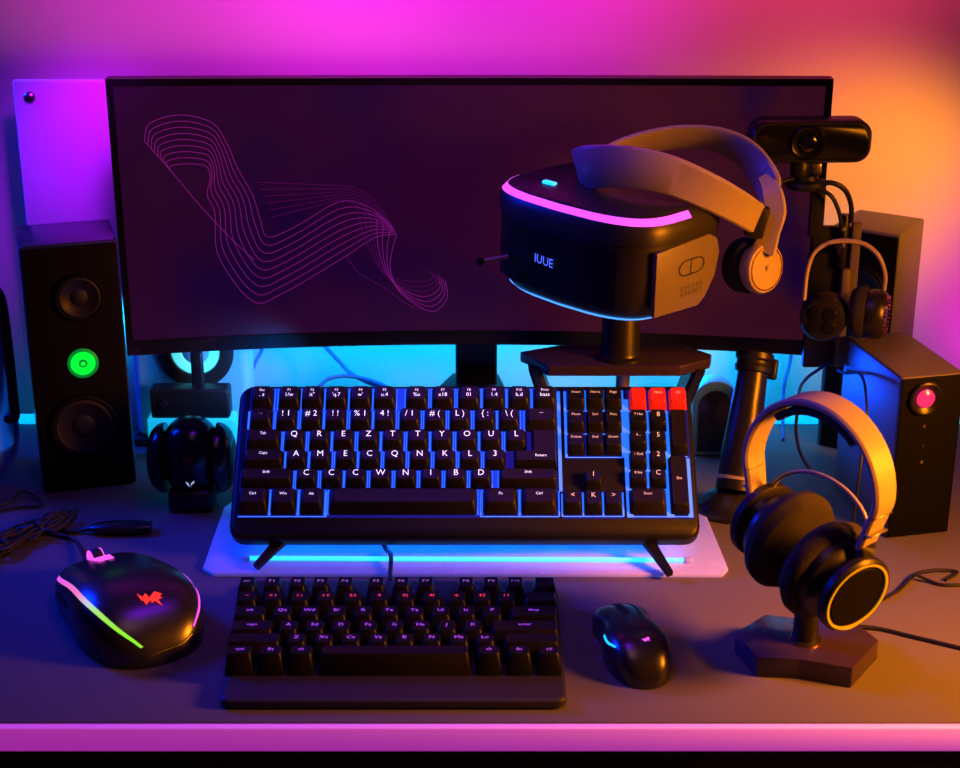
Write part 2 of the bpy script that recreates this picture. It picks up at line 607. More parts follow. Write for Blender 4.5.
ROWS = [  # py0, py1, [(x0, x1, legend, legend material, cap material)]
    (389.5, 410.5, [(252, 274, 'Esc\n. z', 'l', 'key')] + [(c - 11, c + 11, l, 'l', 'key') for c, l in zip((290, 313, 337, 361, 385, 417, 443, 469, 494, 519),
        ('F1\n1/w', 'F2\nit"', 'F3\n\'q.7', 'F4\nw\'', 'F5\nu.4', 'F6\n%o', 'F7\nx18', 'F8\n01', 'F9\n1.4', 'F10\nk.d'))] + [(533, 556, 'Print\nkass', 'l', 'key')]),
    (411.5, 431.5, [(250, 273, '. ,', 'l', 'key')] + [(c - 10.5, c + 10.5, l, 'L', 'key') for c, l in zip((287, 312, 336, 361, 385, 410, 435, 460, 485, 509),
        ('! 1', '# 2', '! !', '% 1', '4 !', '/ 1', '# (', 'L )', '{ :', '\\ ('))] + [(525, 557, '—', 'l', 'keybrown')]),
    (432.5, 451.5, [(247, 281, 'Tab', 'l', 'keybrown')] + [(c - 10.5, c + 10.5, l, 'L', 'key') for c, l in zip((295, 320, 344, 369, 393, 418, 442, 467, 491, 516),
        ('Q', 'R', 'E', 'Z', 'T', 'T', 'Y', 'O', 'U', 'L'))]),
    (452.5, 470.5, [(244, 284, 'Caps', 'l', 'keybrown')] + [(c - 10.5, c + 10.5, l, 'L', 'key') for c, l in zip((297, 321, 346, 370, 395, 420, 445, 470, 495),
        ('A', 'M', 'E', 'C', 'Q', 'N', 'K', 'L', '3'))]),
    (471.5, 489.5, [(241, 293, 'Shift', 'l', 'keybrown')] + [(c - 10.5, c + 10.5, l, 'L', 'key') for c, l in zip((307, 332, 356, 381, 406, 431, 456, 481),
        ('C', 'C', 'C', 'W', 'N', 'I', 'B', 'D'))] + [(499, 557, 'Shift', 'l', 'keybrown')]),
    (490.5, 515, [(238, 269, 'Ctrl', 'l', 'keybrown'), (271, 297, 'Win', 'l', 'keybrown'), (300, 324, 'Alt', 'l', 'key'), (329, 477, '', 'l', 'kbcase'),
                  (483, 518, 'Fn', 'l', 'keybrown'), (521, 557, 'Ctrl', 'l', 'keybrown')]),
]
KHT = 0.0125


def big_key(x0, x1, py0, py1, txt, lm, cm, fr=0.34, ins=0.13, lsize=None, warm=False):
    pm = (py0 + py1) / 2
    u0, v1 = kuv(x0, py0, KH)
    u1, _ = kuv(x1, py0, KH)
    _, v0 = kuv(x0, py1, KH)
    u0, u1 = kuv(x0, pm, KH)[0], kuv(x1, pm, KH)[0]
    w, d = u1 - u0, v1 - v0
    mx = KM @ T((u0 + u1) / 2, (v0 + v1) / 2, KH)
    b = MB()
    t = keycap(b, mx, w, d, KHT, cm, ins, fr)
    if txt:
        mname = 'legendwarm' if warm else 'legend'
        size = lsize or (0.0108 if lm == 'L' else 0.005)
        if '\n' in txt:
            a, c = txt.split('\n')
            inset_legend(b, mx, t, KHT, a, 0.0048, mname, 0, 0.0034)
            inset_legend(b, mx, t, KHT, c, 0.0072, mname, 0, -0.0030)
        else:
            inset_legend(b, mx, t, KHT, txt, size, mname, 0, 0.001 if lm == 'L' else 0.002)
    b.build('key', kroot)
    return u0, u1, v0, v1


bl = MB()   # the backlight: glow bed + bright slots


def slot(u0, u1, v0, v1, m, h):
    bl.add([KM @ V(p) for p in ((u0, v0, h), (u1, v0, h), (u1, v1, h), (u0, v1, h))], [(0, 1, 2, 3)], m)


for ri, (py0, py1, keys) in enumerate(ROWS):
    prev = None
    for (x0, x1, txt, lm, cm) in keys:
        e = big_key(x0, x1, py0, py1, txt, lm, cm)
        if prev is not None and e[0] - prev[1] < 0.014:
            mid = (e[0] + prev[1]) / 2
            slot(prev[1] - 0.001, e[0] + 0.001, e[2] - .001, e[3] + 0.001, 'bluekey', KH + 0.0008)
            slot(prev[1] + 0.0006, prev[1] + 0.0016, e[2], e[3], 'blueline', KH + 0.0014)
            slot(e[0] - 0.0016, e[0] - 0.0006, e[2], e[3], 'blueline', KH + 0.0014)
        prev = e
# enter key (tall, stepped)
u0, v1 = kuv(531, 432.5, KH)
u1, _ = kuv(557, 452, KH)
ua, v0 = kuv(514, 470.5, KH)
_, vm = kuv(514, 453, KH)
b = MB()
mx = KM @ T(0, 0, KH)
poly0 = [(ua, v0), (u1, v0), (u1, v1), (u0, v1), (u0, vm), (ua, vm)]


def inset_poly(p, i, f):
    return [(p[0][0] + i, p[0][1] + f), (p[1][0] - i, p[1][1] + f), (p[2][0] - i, p[2][1] - i), (p[3][0] + i, p[3][1] - i), (p[4][0] + i, p[4][1] - i), (p[5][0] + i, p[5][1] - i)]


b.loft([[mx @ V((x, y, 0)) for x, y in poly0], [mx @ V((x, y, 0.002)) for x, y in poly0], [mx @ V((x, y, KHT)) for x, y in inset_poly(poly0, 0.003, 0.008)]], 'keybrown')
b.text('Return', 0.005, mx @ T((ua + u1) / 2 + 0.006, v0 + 0.014, KHT + 0.0003), 'legend')
b.build('key', kroot)

# navigation cluster, arrows, number pad
NAV = []
for r, (p0, p1) in enumerate(((391, 411), (412.5, 434), (435.5, 456))):
    for c, x in enumerate((567, 586, 604)):
        NAV.append((x, x + 17.5, p0, p1, (('Insert', 'Home', 'Page'), ('Pause', 'Scrl', 'Prnt'), ('Delete', 'End', 'Down'))[r][c], 'key'))
NAV += [(584, 602, 474, 492, 'I', 'key'), (563, 582, 493, 515, '<', 'key'), (584, 602, 493, 515, 'K', 'key'), (604, 622, 493, 515, '>', 'key')]
for (x0, x1, p0, p1, tx, cm) in NAV:
    big_key(x0, x1, p0, p1, tx, 'l', cm, 0.42, 0.10, 0.0048 if len(tx) > 1 else 0.009, True)
PAD = [(629, 646, 391, 411, '', 'keyred'), (648.5, 666, 391, 411, 'Num', 'keyred'), (668.5, 686, 391, 411, 'Clr', 'keyred')]
for r, (p0, p1) in enumerate(((413, 432.5), (434, 452.5), (454, 471), (472.5, 489.5))):
    PAD.append((629, 646.5, p0, p1, ('7 Hm', '4 ..', '1 End', '0 Ins')[r], 'key'))
    PAD.append((649, 666, p0, p1, ('8', '5', '2', 'C')[r], 'key'))
PAD += [(629, 666, 491, 515, 'Enter', 'keybrown'), (669, 687, 413, 456, '', 'keybrown'), (669, 688, 459, 515, 'Ent', 'keybrown')]
for (x0, x1, p0, p1, tx, cm) in PAD:
    big_key(x0, x1, p0, p1, tx, 'l', cm, 0.36, 0.10, 0.0048 if len(tx) > 1 else 0.009, True)


def outline(pxs, pys):
    """bright slots on px lines of a cluster"""
    for x, a, c in pxs:
        u, v1_ = kuv(x, a, KH)
        uu, v0_ = kuv(x, c, KH)
        slot(min(u, uu) - 0.0005, max(u, uu) + 0.0005, v0_, v1_, 'blueline', KH + 0.0015)
    for y, a, c in pys:
        u0_, v_ = kuv(a, y, KH)
        u1_, _ = kuv(c, y, KH)
        slot(u0_, u1_, v_ - 0.0007, v_ + 0.0007, 'blueline', KH + 0.0016)


def bed(x0, x1, y0, y1, m='bluedim'):
    a0, v1_ = kuv((x0), y0, KH)
    a1, _ = kuv(x1, y0, KH)
    c0, v0_ = kuv(x0, y1, KH)
    slot((a0 + c0) / 2, (a1 + kuv(x1, y1, KH)[0]) / 2, v0_, v1_, m, KH + 0.0005)


bed(250, 558, 389, 431)
bed(245, 557, 432, 472)
bed(239, 558, 472, 518)
bed(564, 624, 390, 459)
bed(628, 690, 390, 519)
bed(562, 624, 492, 519)
outline([(565.5, 392, 458), (585, 391, 411), (603, 391, 411), (622.5, 391, 458)], [(411.7, 566, 622), (434.7, 566, 622), (458, 566, 622)])
outline([(627.5, 400, 518), (647.6, 412, 490), (667.5, 412, 518), (689, 459, 518)], [(490.2, 628, 667), (517.3, 628, 689), (457.4, 667, 688), (412, 628, 667), (433.2, 628, 667), (453.2, 628, 667), (471.7, 628, 667)])
outline([(562, 494, 517), (583, 493, 517), (603, 493, 517), (623, 493, 517)], [(517, 562, 623)])
outline([(270, 494, 516), (298.5, 494, 516), (326, 492, 517), (480.5, 492, 517), (519.5, 492, 517), (559, 492, 517), (559.5, 392, 492), (249, 412, 430)], [(517.2, 238, 326.5), (517.2, 480, 559)])
o = bl.build('backlight', kroot)
o['label'] = 'blue glowing light bed between the keys'
for sx, x0p, x1p in ((-1, (283, 545), (256, 567)), (1, (650, 548), (670, 574))):   # splayed feet
    p0 = KM @ V((sx * 0.213, 0.012, -0.016))
    p1 = on(x1p[0], x1p[1], 0.010)
    b = MB()
    d = p1 - p0
    b.ribbon([p0, p0 + d * 0.5, p1 + V((0, 0, 0.0))], [V((1, 0, 0))] * 3, [0.018, 0.012, 0.008], 0.008, 'kbcase')
    b.build('foot', kroot)
for sx in (-1, 1):    # rear props
    p0 = KM @ V((sx * 0.16, KL - 0.02, -0.02))
    b = MB()
    b.ribbon([p0, V((p0.x, p0.y + 0.006, p0.z * 0.5)), V((p0.x, p0.y + 0.012, 0.0055))], [V((1, 0, 0))] * 3, 0.03, 0.007, 'kbcase')
    b.build('rear_prop', kroot)

# acrylic pad + light bar under the keyboard
padp = [on(203, 571), on(214, 577), on(722, 578), on(728, 572), on(703, 511), on(695, 505), on(232, 505), on(224, 511)]
b = MB()
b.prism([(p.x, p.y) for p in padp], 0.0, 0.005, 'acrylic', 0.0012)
tag(b.build('acrylic_pad'), 'flat white acrylic sheet tinted by painted blue light beneath the propped keyboard', 'desk pad')
lb0, lb1 = on(246, 558, 0.008), on(688, 560, 0.008)
lroot = thing('light_bar', 'thin bright cyan light bar lying on the acrylic sheet under the keyboard', 'light', (0, lb0.y, 0.005))
b = MB()
b.tube([lb0, (lb0 + lb1) / 2, lb1], 0.0026, 'cyan', 10, 4)
b.build('light_tube', lroot)
for q in (lb0, lb1):
    b = MB()
    b.box((0.010, 0.008, 0.006), T(q.x, q.y, 0.0081), 'acrylic', 0.002)
    b.build('end_cap', lroot)
b = MB()
b.tube([on(377, 540, 0.03) + V((0, 0.02, 0)), on(386, 549, 0.012), on(391, 560, 0.0085) + V((0, 0, 0.006)), on(390, 574, 0.008), on(390, 578, 0.006) + V((0, -0.004, -0.001))], 0.0028, 'cablemat')
tag(b.build('keyboard_cable'), 'short black cable hanging from the propped keyboard over the acrylic pad', 'cable')

# ------------------------------------------------------------------ small front keyboard
froot = thing('keyboard', 'low compact black keyboard at the front with violet and red legends', 'keyboard', (-0.088, 0.16, 0))
KT = 0.036
pfl, pfr = on(219, 700, 0.012), on(567, 700, 0.012)
yf = pfl.y
yb = on(400, 577, 0.018).y + 0.004
xl, xr = pfl.x, pfr.x
b = MB()


def fring(ins, z, r=0.010):
    return [V((p.x, p.y, z)) for p in rrect(xl + ins, xr - ins, yf + ins, yb - ins, max(r - ins, 0.002))]


b.loft([fring(0.004, 0.0), fring(0.0, 0.003), fring(0.0, 0.010), fring(0.002, 0.012), fring(0.004, 0.0125)], 'kbcase2')
b.build('case', froot)
FR = [  # py of the top face centre, keys
    (580, [(c - 10, c + 10, l) for c, l in zip((249, 274, 299, 322, 346, 377, 402, 426, 466, 491, 515), ('esc', 'F1', 'F2', 'F3', 'F4', 'F5', 'F6', 'F7', 'F8', 'F9', 'F10'))] + [(531, 557, '')], 'legenddim'),
    (594.5, [(237, 261, '~')] + [(c - 11, c + 11, l) for c, l in zip((275, 301, 327, 354, 380, 406, 432, 457, 482, 506), ('0 3', '2 )', '5 8', '52', '4', '0)', '4f', '4:', '42', '11'))] + [(522, 558, '')], 'legendred'),
    (609, [(234, 270, 'tab')] + [(c - 11.5, c + 11.5, l) for c, l in zip((284, 311, 338, 364, 390, 415, 441, 466, 492), ('Qa', 'Wd', 'Er', 'R', 'Te', 'Ya', 'Ui', 'Is', 'P'))] + [(508, 559, 'bksp')], 'legendvio'),
    (623.5, [(231, 277, 'caps')] + [(c - 11.5, c + 11.5, l) for c, l in zip((290, 316, 342, 369, 395, 421, 447, 473), ('A', 'Sd', 'D', 'Fa', 'G', 'Ha', 'J', 'K'))] + [(489, 560, 'enter')], 'legendvio'),
    (636, [(229, 284, '')] + [(c - 11.5, c + 11.5, l) for c, l in zip((298, 325, 352, 379, 405, 432, 459, 485), ('Z', 'Xc', 'Ca', 'Va', 'B', 'N', 'Ma', 'Lo'))] + [(502, 560, '')], 'legendvio'),
    (648, [(227, 256, 'ctrl'), (259, 286, 'fn'), (289, 316, 'alt'), (320, 471, ''), (476, 502, 'alt'), (506, 532, 'fn'), (536, 561, 'ctl')], 'legendvio'),
]
ys = [on(400, r[0], KT).y for r in FR]
for i, (py, keys, lm) in enumerate(FR):
    y = ys[i]
    pit = (ys[i - 1] - y) if i else (y - ys[1])
    d = min(pit * 0.96, 0.0285)
    for (x0, x1, tx) in keys:
        a, c = on(x0, py, KT - 0.006).x, on(x1, py, KT - 0.006).x
        mx = T((a + c) / 2, y - 0.004, 0.0125)
        b = MB()
        t = keycap(b, mx, c - a, d, KT - 0.0125, 'key' if len(tx) != 4 and c - a < 0.05 else 'keybrown', 0.14, 0.20, 0.10)
        if tx:
            inset_legend(b, mx, t, KT - 0.0125, tx, 0.0064 if len(tx) > 2 else 0.0082, lm, 0, 0.0)
        b.build('key', froot)

# ------------------------------------------------------------------ mice
class Mouse:
    def __init__(s, loc, yaw, L, W, H, hp=0.42, front=0.5, waist=0.1, e=0.62, nose=0.86):
        s.nose = nose
        s.m = T(*loc) @ Matrix.Rotation(yaw, 4, 'Z')
        s.L, s.W, s.H, s.hp, s.front, s.waist, s.e = L, W, H, hp, front, waist, e

    def wid(s, t):
        a = (1 - abs(2 * t - 1) ** 3.0) ** (1 / 2.3) if 0 < t < 1 else 0
        return s.W / 2 * a * (1 - s.waist * math.exp(-((t - 0.62) / 0.16) ** 2)) * lerp(1.0, s.nose, t)

    def hei(s, t):
        if t < s.hp:
            q = (s.hp - t) / s.hp
            return s.H * max(0.0, 1 - q ** 2.4) ** (1 / 1.7)
        q = (t - s.hp) / (1 - s.hp)
        base = lerp(1, s.front, q * q * (3 - 2 * q))
        return s.H * base * ((1 - q ** 9) ** 0.5 if q < 1 else 0)

    def p(s, t, phi, off=0.0):
        w, h = s.wid(t), s.hei(t)
        c, sn = cos(phi), sin(phi)
        x = -w * (1 if c >= 0 else -1) * abs(c) ** s.e * (1 - 0.16 * (1 - sn))
        z = max(h, 0.001) * abs(sn) ** s.e
        n = V((x, 0.0, z * 1.2 + 1e-5)).normalized()
        y = (t - 0.5) * s.L
        return s.m @ (V((x, y, z + 0.0005)) + n * off + (V((0, -off, 0)) if t < 0.15 else V((0, 0, 0))))

    def xy(s, x, y, off=0.0):
        t = y / s.L + 0.5
        w = s.wid(t)
        c = min(1.0, abs(x) / max(w, 1e-4)) ** (1 / s.e)
        return s.p(t, math.acos(-c if x > 0 else c), off)

    def strip_xy(s, b, m, pts, wid, off=0.0008):
        P = spline([V((a, c, 0)) for a, c in pts], 6)
        vs = []
        for i, q in enumerate(P):
            k = wid if not isinstance(wid, (list, tuple)) else lerp(wid[0], wid[1], i / (len(P) - 1))
            vs += [s.xy(q.x - k / 2, q.y, off), s.xy(q.x, q.y, off), s.xy(q.x + k / 2, q.y, off)]
        fs = []
        for i in range(len(P) - 1):
            o = 3 * i
            fs += [(o, o + 1, o + 4, o + 3), (o + 1, o + 2, o + 5, o + 4)]
        b.add(vs, fs, m)

    def shell(s, b, m, nt=36, nphi=28):
        rings = []
        for i in range(nt + 1):
            t = 0.5 - 0.5 * cos(pi * (0.004 + 0.992 * i / nt))
            rings.append([s.p(t, pi * k / nphi) for k in range(nphi + 1)])
        b.loft(rings, m)

    def patch(s, b, m, path, wid, off=0.0006, n=24):
        """strip on the skin along a path of (t, phi)"""
        P = spline([V((a, c, 0)) for a, c in path], 8)
        L_, R_ = [], []
        vs, fs = [], []
        for i, q in enumerate(P):
            d = P[min(i + 1, len(P) - 1)] - P[max(i - 1, 0)]
            ws = wid if not isinstance(wid, (list, tuple)) else lerp(wid[0], wid[1], i / (len(P) - 1))
            a = s.p(q.x, q.y - ws, off)
            c = s.p(q.x, q.y + ws, off)
            vs += [a, c]
        for i in range(len(P) - 1):
            fs.append((2 * i, 2 * i + 1, 2 * i + 3, 2 * i + 2))
        b.add(vs, fs, m)


EMBLEM = [[(-1, .45), (-.55, .1), (-.35, .5), (.1, -.1), (-.3, -.62), (-.5, -.25), (-.62, -.3)], [(.0, .15), (.35, .72), (.95, .5), (.6, .3), (.98, .12), (.62, -.02), (.9, -.55), (.35, -.2), (.12, -.45)]]


def emblem(b, mo, px, py, z, size, m, turn=0.0):
    c0 = mo.m.inverted() @ on(px, py, z)
    for poly in EMBLEM:
        vs = []
        for x, y in poly:
            q = Matrix.Rotation(turn, 3, 'Z') @ V((x * size, y * size, 0))
            vs.append(mo.xy(c0.x + q.x, c0.y + q.y, 0.0010))
        c = sum(vs, V()) / len(vs)
        b.add(vs + [c], [(i, (i + 1) % len(vs), len(vs)) for i in range(len(vs))], m)


def rainbow_mat(name, stops):
    m = mat(name, (0.2, 0.2, 0.2), 0.4)
    nt = m.node_tree
    bs = nt.nodes['Principled BSDF']
    tc = nt.nodes.new('ShaderNodeTexCoord')
    sp = nt.nodes.new('ShaderNodeSeparateXYZ')
    nt.links.new(tc.outputs['Generated'], sp.inputs[0])
    cr = nt.nodes.new('ShaderNodeValToRGB')
    e = cr.color_ramp.elements
    e[0].position, e[0].color = stops[0][0], (*stops[0][1], 1)
    e[1].position, e[1].color = stops[-1][0], (*stops[-1][1], 1)
    for p_, c_ in stops[1:-1]:
        x = e.new(p_)
        x.color = (*c_, 1)
    nt.links.new(sp.outputs['Y'], cr.inputs['Fac'])
    nt.links.new(cr.outputs['Color'], bs.inputs['Emission Color'])
    bs.inputs['Emission Strength'].default_value = 0.95
    return m


M['rainbow'] = rainbow_mat('rgb_strip', [(0.0, (0.18, 0.85, 0.02)), (0.22, (0.45, 0.75, 0.03)), (0.45, (0.9, 0.22, 0.30)), (1.0, (0.80, 0.1, 0.70))])

mo = Mouse((-0.391, 0.206, 0), radians(33), 0.222, 0.166, 0.064, hp=0.42, front=0.66, waist=0.06)
mr = thing('computer_mouse', 'big black mouse with coloured light strips and a red emblem', 'mouse', (-0.384, 0.2, 0))
b = MB()
mo.shell(b, 'mouse')
b.build('shell', mr)
b = MB()
mo.patch(b, 'rainbow', [(0.035, 1.16), (0.13, 1.02), (0.32, 0.92), (0.55, 0.84), (0.82, 0.74)], [0.05, 0.075], 0.0008)
o = b.build('light_strip', mr)
o['label'] = 'strip glowing from pink to green'
b = MB()
mo.patch(b, 'magenta', [(0.06, 2.30), (0.2, 2.48), (0.45, 2.55), (0.72, 2.5)], [0.035, 0.05], 0.0008)
o = b.build('light_strip', mr)
o['label'] = 'strip glowing magenta'
b = MB()
mo.patch(b, 'yellow', [(0.012, 1.15), (0.014, 1.6), (0.02, 2.1), (0.04, 2.35)], 0.03, 0.0012)
b.build('rear_trim', mr)
b = MB()
emblem(b, mo, 150, 600, 0.055, 0.0135, 'red', radians(-22))
o = b.build('emblem', mr)
o['label'] = 'red angular emblem'
b = MB()
for k in (0.60, 0.72):
    mo.patch(b, 'satin', [(k - 0.05, 0.30), (k, 0.31), (k + 0.05, 0.30)], 0.06, 0.0016)
b.build('side_button', mr)
b = MB()
mo.strip_xy(b, 'rubber', [(0, 0.02), (0, 0.06), (0, 0.100)], 0.003, 0.0005)
b.build('button_gap', mr)
b = MB()
mo.strip_xy(b, 'pink', [(0.001, 0.050), (0, 0.062), (0, 0.076)], [0.017, 0.025], 0.0012)
b.build('wheel_light', mr)
b = MB()
wc = mo.xy(0, 0.085, -0.004)
wf = axis_frame(wc + V((0, 0, 0.001)), mo.m.to_3x3() @ V((1, 0, 0)))
b.lathe([(0.004, -0.006), (0.0115, -0.006), (0.013, -0.004), (0.013, 0.004), (0.0115, 0.006), (0.004, 0.006)], wf, 'rubber', 28)
for s_ in (-1, 1):
    b.lathe([(0.0095, s_ * 0.0062), (0.0125, s_ * 0.0062), (0.0125, s_ * 0.0070), (0.0095, s_ * 0.0070)], wf, 'pink', 28)
b.build('scroll_wheel', mr)
b = MB()
q = mo.p(0.985, pi / 2)
b.tube([mo.m @ V((0, 0.1, 0.012)), mo.m @ V((0.002, 0.12, 0.008)), on(78, 543, 0.004), on(62, 536, 0.003), on(45, 533, 0.003)], 0.0022, 'cablemat')
b.build('cord', mr)

mo2 = Mouse((0.161, 0.138, 0), radians(10), 0.154, 0.080, 0.042, hp=0.34, front=0.62, waist=0.20, e=0.66, nose=1.06)
mr2 = thing('computer_mouse', 'small black mouse with a blue side light by the compact keyboard', 'mouse', (0.157, 0.138, 0))
b = MB()
mo2.shell(b, 'mouse')
b.build('shell', mr2)
b = MB()
mo2.strip_xy(b, 'rubber', [(0.002, 0.018), (0.001, 0.04), (0.0, 0.070)], [0.003, 0.008], 0.0012)
b.build('button_gap', mr2)
b = MB()
mo2.patch(b, 'satin', [(0.60, 1.30), (0.75, 1.30), (0.94, 1.32)], 0.28, 0.0009)
b.build('button', mr2)
b = MB()
mo2.patch(b, 'satin', [(0.60, 2.12), (0.75, 2.10), (0.94, 2.05)], 0.24, 0.0009)
b.build('button', mr2)
b = MB()
mo2.patch(b, 'cyan', [(0.22, 0.80), (0.32, 0.62), (0.44, 0.60)], [0.04, 0.05], 0.0009)
o = b.build('side_light', mr2)
o['label'] = 'curved cyan light'
b = MB()
mo2.patch(b, 'gold', [(0.72, 2.72), (0.8, 2.72), (0.88, 2.72)], 0.06, 0.0012)
b.build('side_button', mr2)
b = MB()
emblem(b, mo2, 646, 640, 0.040, 0.0045, 'magenta')
b.build('emblem', mr2)

# round gadget with side shells on a foot, behind
gx, gy = -0.3655, 0.515
gr = thing('mouse_dock', 'small round black device with glossy side shells and white emblem on a square foot', 'gadget', (gx, gy, 0))
b = MB()
b.box((0.056, 0.05, 0.03), T(gx, gy - 0.01, 0.015), 'black', 0.006)
b.build('foot', gr)
b = MB()
rings = []
for i in range(17):
    a = -pi / 2 + pi * (0.03 + 0.94 * i / 16)
    r = cos(a) ** 0.75
    rings.append([V((gx + 0.039 * r * cos(2 * pi * k / 28), gy + 0.042 * r * sin(2 * pi * k / 28), 0.066 + 0.05 * sin(a))) for k in range(28)])
b.loft(rings, 'gloss')
b.build('shell', gr)
for s_ in (-1, 1):
    b = MB()
    rings = []
    for i in range(13):
        a = pi / 2 * i / 12
        r = cos(a) ** 0.6 * 0.98 + 0.02
        rings.append([V((gx + s_ * (0.033 + 0.022 * sin(a)), gy + 0.040 * r * cos(2 * pi * k / 28), 0.062 + 0.046 * r * sin(2 * pi * k / 28))) for k in range(28)])
    b.loft(rings, 'gloss')
    b.build('side_shell', gr)
b = MB()
mk = at(189, 487, gy - 0.048)
for poly in ([(-1, .6), (-.3, .2), (-.1, -.7), (-.5, -.3)], [(1, .8), (.25, .3), (.05, -.7), (.4, 0), (.75, .1)]):
    vs = [V((mk.x + x * 0.006, gy - 0.0395 - 0.002 * 0, mk.z + z * 0.006)) for x, z in poly]
    b.add(vs, [tuple(range(len(vs)))], 'whitemark')
b.build('emblem', gr)


# ------------------------------------------------------------------ speakers
def driver(b, mx, r, cone='cone', ring='front', n=40):
    b.lathe([(r * 1.12, 0), (r * 1.12, 0.004), (r * 1.05, 0.006), (r * 0.98, 0.0055), (r * 0.96, 0.0045)], mx, ring, n, False, False)
    b.lathe([(r * 0.97, 0.0048), (r * 0.88, 0.0062), (r * 0.80, 0.0048)], mx, 'rubber', n, False, False)
    b.lathe([(r * 0.80, 0.0050), (r * 0.6, 0.0028), (r * 0.40, 0.0012), (r * 0.36, 0.0012)], mx, cone, n, False, False)
    b.lathe([(r * 0.40, 0.0010), (r * 0.36, 0.0024), (r * 0.24, 0.0038), (r * 0.1, 0.0045), (r * 0.005, 0.0046)], mx, 'rubber', n, False, True)


SY = radians(17)
s0 = V((-0.5655, 0.5400, 0))
sux, suy = V((cos(SY), sin(SY), 0)), V((-sin(SY), cos(SY), 0))
sw, sd, sh = 0.119, 0.105, 0.332
sp = thing('loudspeaker', 'tall black speaker with two round drivers and a green power ring', 'speaker', s0 + sux * sw / 2 + suy * sd / 2)
SM = frame(s0, sux, suy)
b = MB()
b.box((sw, sd, sh), SM @ T(sw / 2, sd / 2, sh / 2), 'cab', 0.004)
b.build('cabinet', sp)
b = MB()
b.box((sw - 0.004, 0.003, sh - 0.006), SM @ T(sw / 2, -0.001, sh / 2), 'front', 0.001)
b.build('front_panel', sp)


def spk_pt(px, py):
    d = ray(px, py)
    nrm = -suy
    o_ = s0 + nrm * 0.0026
    return CAM + d * ((o_ - CAM).dot(nrm) / d.dot(nrm))


for (px, py, r, nm) in ((79, 297, 0.0275, 'tweeter'), (84, 426, 0.0385, 'woofer')):
    b = MB()
    driver(b, axis_frame(spk_pt(px, py), -suy), r)
    b.build(nm, sp)
b = MB()
mxg = axis_frame(spk_pt(83, 363), -suy)
b.lathe([(0.0195, 0), (0.0195, 0.002), (0.0165, 0.003), (0.0155, 0.002)], mxg, 'greendark', 36, False, False)
b.lathe([(0.0155, 0.001), (0.0150, 0.0028), (0.006, 0.0028), (0.0055, 0.002)], mxg, 'green', 36, False, False)
b.lathe([(0.0058, 0.0015), (0.0050, 0.0034), (0.001, 0.0036)], mxg, 'greendark', 24, False, True)
b.lathe([(0.0030, 0.0037), (0.0024, 0.0040), (0.0005, 0.0040)], mxg, 'green', 24, False, True)
o = b.build('power_button', sp)
o['label'] = 'green glowing round power button'

# right front speaker
f0 = V((0.497, 0.4117, 0))
FY = radians(13)
fx, fy = V((cos(FY), sin(FY), 0)), V((-sin(FY), cos(FY), 0))
fw, fd, fh = 0.082, 0.155, 0.2095
FM = frame(f0, fx, fy)
sp2 = thing('loudspeaker', 'deep black box speaker with a pink glowing lens on its narrow front', 'speaker', f0 + fx * fw / 2 + fy * fd / 2)
b = MB()
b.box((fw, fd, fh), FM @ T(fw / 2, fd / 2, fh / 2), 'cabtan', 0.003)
b.build('cabinet', sp2)
b = MB()
b.box((fw - 0.002, 0.003, fh - 0.003), FM @ T(fw / 2, -0.001, fh / 2), 'front', 0.001)
b.build('front_panel', sp2)


def f_pt(px, py):
    d = ray(px, py)
    nrm = -fy
    o_ = f0 + nrm * 0.0026
    return CAM + d * ((o_ - CAM).dot(nrm) / d.dot(nrm))


b = MB()
mxl = axis_frame(f_pt(925, 398), -fy)
b.lathe([(0.021, 0), (0.021, 0.004), (0.0185, 0.0055), (0.0165, 0.004), (0.012, 0.002)], mxl, 'satin', 36, False, False)
b.build('lens_ring', sp2)
b = MB()
b.lathe([(0.0118, 0.001), (0.0112, 0.0035), (0.008, 0.0055), (0.003, 0.0066), (0.0005, 0.0068)], mxl, 'pinklens', 36, False, True)
o = b.build('lens', sp2)
o['label'] = 'pink glowing round lens'
for (px, py, mm) in ((924, 426, 'metal'), (922, 446, 'black'), (921, 462, 'metal')):
    b = MB()
    b.lathe([(0.0022, 0), (0.002, 0.0015), (0.0004, 0.002)], axis_frame(f_pt(px, py), -fy), mm, 14, False, True)
    b.build('indicator', sp2)

# rear right speaker, turned
r0 = V((0.5445, 0.655, 0))
RA, RB = V((-0.82, 0.52, 0)).normalized(), V((0.54, 0.84, 0)).normalized()
RB = V((-RA.y, RA.x, 0)) * -1
rz = 0.315
sp3 = thing('loudspeaker', 'tall box speaker against the orange wall behind the deep speaker', 'speaker', r0 + RA * 0.05 + RB * 0.05)
RM = frame(r0, RB, RA)
b = MB()
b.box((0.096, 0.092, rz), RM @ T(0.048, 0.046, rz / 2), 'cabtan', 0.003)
b.build('cabinet', sp3)
b = MB()
b.box((0.003, 0.084, rz - 0.006), RM @ T(-0.001, 0.044, rz / 2 - 0.001), 'front', 0.001)
b.build('front_panel', sp3)
b = MB()
driver(b, axis_frame(RM @ V((-0.0025, 0.044, 0.235)), -RB), 0.028)
b.build('woofer', sp3)

